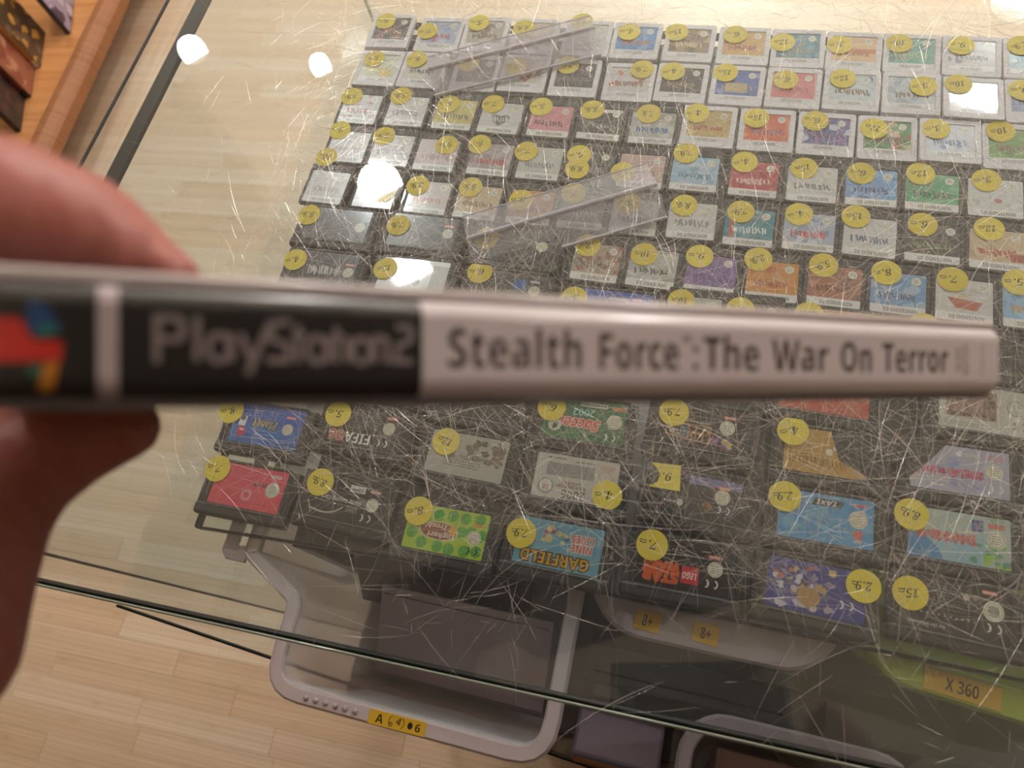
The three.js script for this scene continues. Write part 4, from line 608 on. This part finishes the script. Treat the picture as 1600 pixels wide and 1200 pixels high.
  const wrap = (grow, x0, x1, arcs) => {                                // spine skin with rounded shoulders, print runs over them
    const pr = []; const hh = th / 2 + grow, r = R + grow;
    for (let i = 0; i <= 6; i++) { const a = Math.PI / 2 * (1 - i / 6); pr.push([hh - r + r * Math.sin(a), -r + r * Math.cos(a) + grow, Math.sin(a), Math.cos(a)]); }
    for (let i = 0; i <= 6; i++) { const a = -Math.PI / 2 * (i / 6); pr.push([-hh + r + r * Math.sin(a), -r + r * Math.cos(a) + grow, Math.sin(a), Math.cos(a)]); }
    if (arcs) { pr.unshift([hh, -arcs, 1, 0]); pr.push([-hh, -arcs, -1, 0]); }
    const len = [0]; for (let i = 1; i < pr.length; i++) len.push(len[i - 1] + Math.hypot(pr[i][0] - pr[i - 1][0], pr[i][1] - pr[i - 1][1]));
    const pos = [], nor = [], uv = [], idx = [], N = 24;
    for (let j = 0; j <= N; j++) pr.forEach(([py, pz, ny, nz], i) => { pos.push(x0 + (x1 - x0) * j / N, py, pz); nor.push(0, ny, nz); uv.push(j / N, 1 - len[i] / len.at(-1)); });
    const m = pr.length; for (let j = 0; j < N; j++) for (let i = 0; i + 1 < m; i++) { const a = j * m + i, b = a + m; idx.push(a, a + 1, b, b, a + 1, b + 1); }
    const q = new THREE.BufferGeometry(); q.setAttribute('position', new THREE.Float32BufferAttribute(pos, 3)); q.setAttribute('normal', new THREE.Float32BufferAttribute(nor, 3)); q.setAttribute('uv', new THREE.Float32BufferAttribute(uv, 2)); q.setIndex(idx); return q;
  };
  part('shell', rbox(Lc, th - 0.0004, D, R - 0.0004, Lc / 2, 0, -D / 2 - 0.0002, 4), shellM, held);
  part('spine', wrap(0, 0.0014, Lc - 0.0022, 0.0), spineM, held, 'black and white printed spine with the title');
  const coverM = [0x3c4652, 0x2c3038].map((k) => std(k, 0.4, { clearcoat: 0.8, clearcoatRoughness: 0.15 }));
  part('front_cover', rbox(Lc - 0.004, 0.0005, D - 0.008, 0.0002, Lc / 2, th / 2, -D / 2 - 0.001), coverM[0], held);
  part('back_cover', rbox(Lc - 0.004, 0.0005, D - 0.008, 0.0002, Lc / 2, -th / 2, -D / 2 - 0.001), coverM[1], held);
  const seam = std(0xcfc4c6, 0.18, { transmission: 0.3, thickness: 0, clearcoat: 1, clearcoatRoughness: 0.06 });
  const nearSeam = std(0x6b666c, 0.25, { clearcoat: 0.6, clearcoatRoughness: 0.1 });
  part('sleeve_edge', new THREE.CapsuleGeometry(0.00125, Lc - 0.004, 4, 14).rotateZ(Math.PI / 2).translate(Lc / 2, th / 2 + 0.0003, -R + 0.0004), seam, held, 'clear glossy edge of the plastic sleeve');
  part('sleeve_edge', new THREE.CapsuleGeometry(0.0009, Lc - 0.004, 4, 14).rotateZ(Math.PI / 2).translate(Lc / 2, -th / 2 - 0.0002, -R), nearSeam, held, 'smoky edge of the plastic sleeve on the near side');
}

/* ------------------------------------------------------------------ the hand that holds it */
{
  // joints in camera millimetres: right, down, away
  const thumb = [[[-47, -14.8, 103], 3.4], [[-60, -20, 103], 6.8], [[-70, -22, 100], 9.4], [[-85, -21, 96], 10.2], [[-104, -17, 95], 13.5], [[-138, 4, 108], 18]];
  const fingers = [
    [[[-78.5, 8.6, 150], 6.2], [[-88, 10.5, 147], 7.6], [[-97, 18, 142], 8.6], [[-105, 34, 138], 12.0], [[-108, 49, 135], 13.5], [[-124, 58, 130], 15], [[-150, 40, 118], 17]],
    [[[-94, 9.2, 172], 6.6], [[-104, 11, 169], 8.0], [[-116, 20, 165], 9.4], [[-130, 38, 158], 11.5], [[-154, 40, 132], 16]],
    [[[-108, 9, 192], 6.4], [[-118, 11, 189], 7.6], [[-130, 20, 184], 9.0], [[-142, 36, 174], 11], [[-162, 40, 146], 15]],
    [[[-122, 8.5, 208], 5.4], [[-131, 10, 205], 6.6], [[-141, 18, 199], 7.8], [[-152, 32, 188], 9.5], [[-168, 38, 158], 14]],
  ];
  const palm = [[[[-138, 4, 108], 18], [[-150, 34, 118], 19]], [[[-122, 46, 134], 15], [[-118, 58, 131], 13]], [[[-150, 34, 118], 19], [[-162, 40, 146], 18]], [[[-150, 30, 116], 19], [[-190, 62, 122], 23]], [[[-162, 40, 146], 18], [[-190, 62, 128], 23]], [[[-118, 56, 132], 12], [[-190, 62, 122], 23]], [[[-119, 62, 134], 11], [[-134, 74, 130], 16]], [[[-134, 74, 130], 16], [[-190, 70, 122], 23]], [[[-190, 62, 124], 24], [[-222, 96, 124], 24]], [[[-222, 96, 124], 24], [[-270, 150, 128], 28]]];
  const bones = [...palm];
  for (const ch of [thumb, ...fingers]) for (let i = 0; i + 1 < ch.length; i++) bones.push([ch[i], ch[i + 1]]);
  const lo = [-242, -48, 50], size = 210, N = 84;
  const capsules = (list, k) => { const pre = list.map(([[a, ra], [b, rb]]) => { const d = [b[0] - a[0], b[1] - a[1], b[2] - a[2]]; return { a, ra, rb, d, l: d[0] ** 2 + d[1] ** 2 + d[2] ** 2 || 1e-9 }; }), ds = new Float64Array(pre.length);
    return (x, y, z) => { let m = 1e9; pre.forEach(({ a, ra, rb, d, l }, i) => { const px = x - a[0], py = y - a[1], pz = z - a[2]; let t = (px * d[0] + py * d[1] + pz * d[2]) / l; t = t < 0 ? 0 : t > 1 ? 1 : t; const q = Math.hypot(px - d[0] * t, py - d[1] * t, pz - d[2] * t) - (ra + (rb - ra) * t); ds[i] = q; if (q < m) m = q; }); let s = 0; for (const q of ds) if (q - m < k * 6) s += Math.exp((m - q) / k); return m - k * Math.log(s); }; };
  function solid(field, lo, size, N, place, turned) {                   // the surface field = 0 as one continuous mesh
    const mc = new MarchingCubes(N, new THREE.MeshBasicMaterial(), false, false, 300000), at = (i) => (i / (N / 2)) / 2 * size;
    mc.isolation = 0;
    for (let kz = 0; kz < N; kz++) for (let ky = 0; ky < N; ky++) for (let kx = 0; kx < N; kx++) mc.field[kx + ky * N + kz * N * N] = -field(lo[0] + at(kx), lo[1] + at(ky), lo[2] + at(kz));
    mc.update();
    const P = mc.positionArray, pos = new Float32Array(mc.count * 3);
    for (let i = 0; i < pos.length; i += 3) { const p = place(lo[0] + (P[i] + 1) / 2 * size, lo[1] + (P[i + 1] + 1) / 2 * size, lo[2] + (P[i + 2] + 1) / 2 * size); pos[i] = p.x; pos[i + 1] = p.y; pos[i + 2] = p.z; }
    if (turned) for (let i = 0; i < pos.length; i += 9) for (let c = 0; c < 3; c++) { const q = pos[i + 3 + c]; pos[i + 3 + c] = pos[i + 6 + c]; pos[i + 6 + c] = q; }
    let g = new THREE.BufferGeometry(); g.setAttribute('position', new THREE.BufferAttribute(pos, 3)); g = mergeVertices(g, 1e-6); g.computeVertexNormals(); return g;
  }
  const world = (x, y, z) => new THREE.Vector3(x / 1000, y / 1000, z / 1000);
  const grip = capsules(bones, 3.0);
  const g = solid((x, y, z) => {
    let r = grip(x, y, z);
    const inCase = x > -72 - 0.476 * (z - 76) && z > 84;                // pads flatten where they press on the covers
    if (inCase && y < -5 && y > -18) r = Math.max(r, y + 12.7);
    if (inCase && y > -3 && y < 12) r = Math.max(r, 2.7 - y);
    return r + 0.35 * Math.sin(x * 1.3 + y * 0.5) * Math.exp(-((x + 75) ** 2 + (y + 33) ** 2) / 60);
  }, lo, size, N, camPoint, true);
  { const p = g.attributes.position, uv = new Float32Array(p.count * 2); for (let i = 0; i < p.count; i++) { uv[2 * i] = p.getX(i) * 20; uv[2 * i + 1] = p.getZ(i) * 20 + p.getY(i) * 11; } g.setAttribute('uv', new THREE.BufferAttribute(uv, 2)); }
  const [sc, sg] = canvas(512, 512); rect(sg, 0, 0, 512, 512, '#a8645a'); for (let i = 0; i < 900; i++) { sg.fillStyle = ['rgba(168,84,76,0.10)', 'rgba(186,124,110,0.10)', 'rgba(146,66,60,0.08)'][i % 3]; sg.beginPath(); sg.ellipse(rnd() * 512, rnd() * 512, rr(5, 26), rr(4, 18), rnd() * 3, 0, 7); sg.fill(); }
  const skin = std(0xffffff, 0.48, { map: tex(sc, true), sheen: 0.15, sheenColor: new THREE.Color(0.9, 0.5, 0.4) });
  const person = thing('person', 'hand gripping the left end of the held game case, dark sleeve', 'person');
  part('hand', g, skin, person);
  // thumb nail, seen from its side
  { const n = new THREE.SphereGeometry(1, 20, 14, 0, Math.PI * 2, 0, 1.15); n.scale(0.0052, 0.0036, 0.0066); const m = part('thumb_nail', n, std(0xd9a898, 0.3, { clearcoat: 0.4 }), person); const up = new THREE.Vector3().addScaledVector(cu, 0.93).addScaledVector(cb, 0.12).addScaledVector(cr, 0.34).normalize(), along = new THREE.Vector3().addScaledVector(cr, 0.9).addScaledVector(cu, -0.42); along.addScaledVector(up, -along.dot(up)).normalize(); m.quaternion.setFromRotationMatrix(new THREE.Matrix4().makeBasis(new THREE.Vector3().crossVectors(up, along), up, along)); m.position.copy(camPoint(-60.6, -23.6, 102)); }
  // the rest of the person stands behind the lens
  const chain = (...j) => j.slice(1).map((q, i) => [j[i], q]);
  const skin2 = std(0xa8645a, 0.5), cloth = std(0x1c1d22, 0.9), jeans = std(0x20242e, 0.85);
  part('sweater', solid(capsules([...chain([[70, 1440, 440], 70], [[70, 1330, 450], 125], [[70, 1150, 455], 120], [[70, 960, 450], 125]), ...chain([[10, 1330, 455], 105], [[10, 1150, 455], 100], [[10, 960, 455], 105]), ...chain([[130, 1330, 455], 105], [[130, 1150, 455], 100], [[130, 960, 455], 105]), ...chain([[-90, 1395, 450], 75], [[-140, 1370, 450], 62], [[-342, 1205, 420], 52]), ...chain([[230, 1395, 450], 75], [[280, 1370, 450], 62], [[355, 1160, 370], 50], [[200, 1300, 130], 36])], 18), [-440, 790, 20], 900, 88, world), cloth, person);
  part('trousers', solid(capsules([...chain([[70, 900, 455], 125], [[0, 860, 455], 105], [[-20, 480, 440], 72], [[-30, 90, 460], 58]), ...chain([[70, 900, 455], 125], [[140, 860, 455], 105], [[160, 480, 440], 72], [[170, 90, 460], 58])], 16), [-430, 20, -20], 1010, 60, world), jeans, person);
  for (const x of [-30, 170]) part('shoe', solid(capsules(chain([[x, 48, 480], 38], [[x, 42, 400], 40], [[x + (x < 0 ? -14 : 14), 36, 300], 34]), 12), [x - 130, -20, 250], 280, 36, world), std(0x2a2522, 0.6), person);
  part('head', solid(capsules([...chain([[70, 1470, 430], 55], [[70, 1545, 415], 56]), ...chain([[70, 1650, 425], 78], [[70, 1625, 395], 74]), ...chain([[70, 1585, 372], 48], [[70, 1560, 362], 34]), ...chain([[70, 1628, 330], 9], [[70, 1606, 318], 12]), ...chain([[-10, 1628, 415], 14], [[-12, 1600, 412], 10]), ...chain([[150, 1628, 415], 14], [[152, 1600, 412], 10]), ...chain([[52, 1572, 330], 8], [[88, 1572, 330], 8])], 8), [-90, 1430, 260], 320, 64, world), skin2, person);
  part('hair', solid((() => { const f = capsules([...chain([[70, 1668, 430], 82], [[70, 1650, 408], 80]), ...chain([[70, 1600, 470], 62], [[70, 1660, 460], 76])], 8); return (x, y, z) => Math.max(f(x, y, z), 1640 - y - (z - 360) * 0.9); })(), [-90, 1500, 260], 320, 56, world), std(0x2a211c, 0.8), person);
  part('hand', solid(capsules([...chain([[200, 1300, 130], 28], [[178, 1342, 92], 26], [[160, 1372, 66], 24]), ...chain([[160, 1380, 60], 14], [[150, 1402, 26], 9.5], [[128, 1408, 6], 8]), ...chain([[166, 1384, 44], 12], [[158, 1404, 8], 9], [[138, 1408, -14], 8]), ...chain([[150, 1356, 70], 13], [[128, 1356, 58], 10], [[112, 1368, 44], 8.5]), ...chain([[170, 1378, 30], 11], [[164, 1396, -8], 8], [[146, 1402, -26], 7])], 4), [60, 1260, -60], 230, 64, world), skin2, person);
  // sleeve round the wrist and forearm
  const curve = new THREE.CatmullRomCurve3([[-214, 88, 124], [-240, 118, 126], [-290, 180, 130], [-350, 280, 130], [-390, 400, 110]].map((p) => camPoint(...p)));
  const seg = 28, ring = 28, sp = [], si = [], su = []; const fr = curve.computeFrenetFrames(seg);
  for (let i = 0; i <= seg; i++) { const p = curve.getPoint(i / seg), r = (i === 0 ? 0.030 : 0.034 + 0.018 * i / seg) + 0.0016 * Math.sin(i * 1.9); for (let j = 0; j <= ring; j++) { const a = j / ring * 6.28319, q = p.clone().addScaledVector(fr.normals[i], r * Math.cos(a)).addScaledVector(fr.binormals[i], r * Math.sin(a)); sp.push(q.x, q.y, q.z); su.push(j / ring, i / seg); if (i && j) { const A = (i - 1) * (ring + 1) + j - 1, B = A + ring + 1; si.push(A, B, A + 1, B, B + 1, A + 1); } } }
  const sl = new THREE.BufferGeometry(); sl.setAttribute('position', new THREE.Float32BufferAttribute(sp, 3)); sl.setAttribute('uv', new THREE.Float32BufferAttribute(su, 2)); sl.setIndex(si); sl.computeVertexNormals();
  part('sleeve', sl, std(0x1c1d22, 0.9, { side: THREE.DoubleSide }), person);
}

/* the camera phone itself */
{
  const t = thing('smartphone', 'slim dark smartphone held over the counter, its lens at this viewpoint', 'phone', [0, 1.4, 0]);
  t.quaternion.copy(camera.quaternion);
  const hole = shapeOf([[-0.026, -0.038], [0.116, -0.038], [0.116, 0.034], [-0.026, 0.034]]); hole.holes.push(new THREE.Path(Array.from({ length: 20 }, (_, i) => new THREE.Vector2(0.006 * Math.cos(i / 20 * 6.2832), 0.006 * Math.sin(i / 20 * 6.2832)))));
  part('body', extrude(hole, 0.0078, 0.0012).translate(0, 0, 0.003), std(0x15161a, 0.3, { clearcoat: 0.6 }), t);
  part('screen', box(0.134, 0.066, 0.0004, 0.045, -0.002, 0.0112), std(0x08090c, 0.15), t);
}
renderer.render(scene, camera);
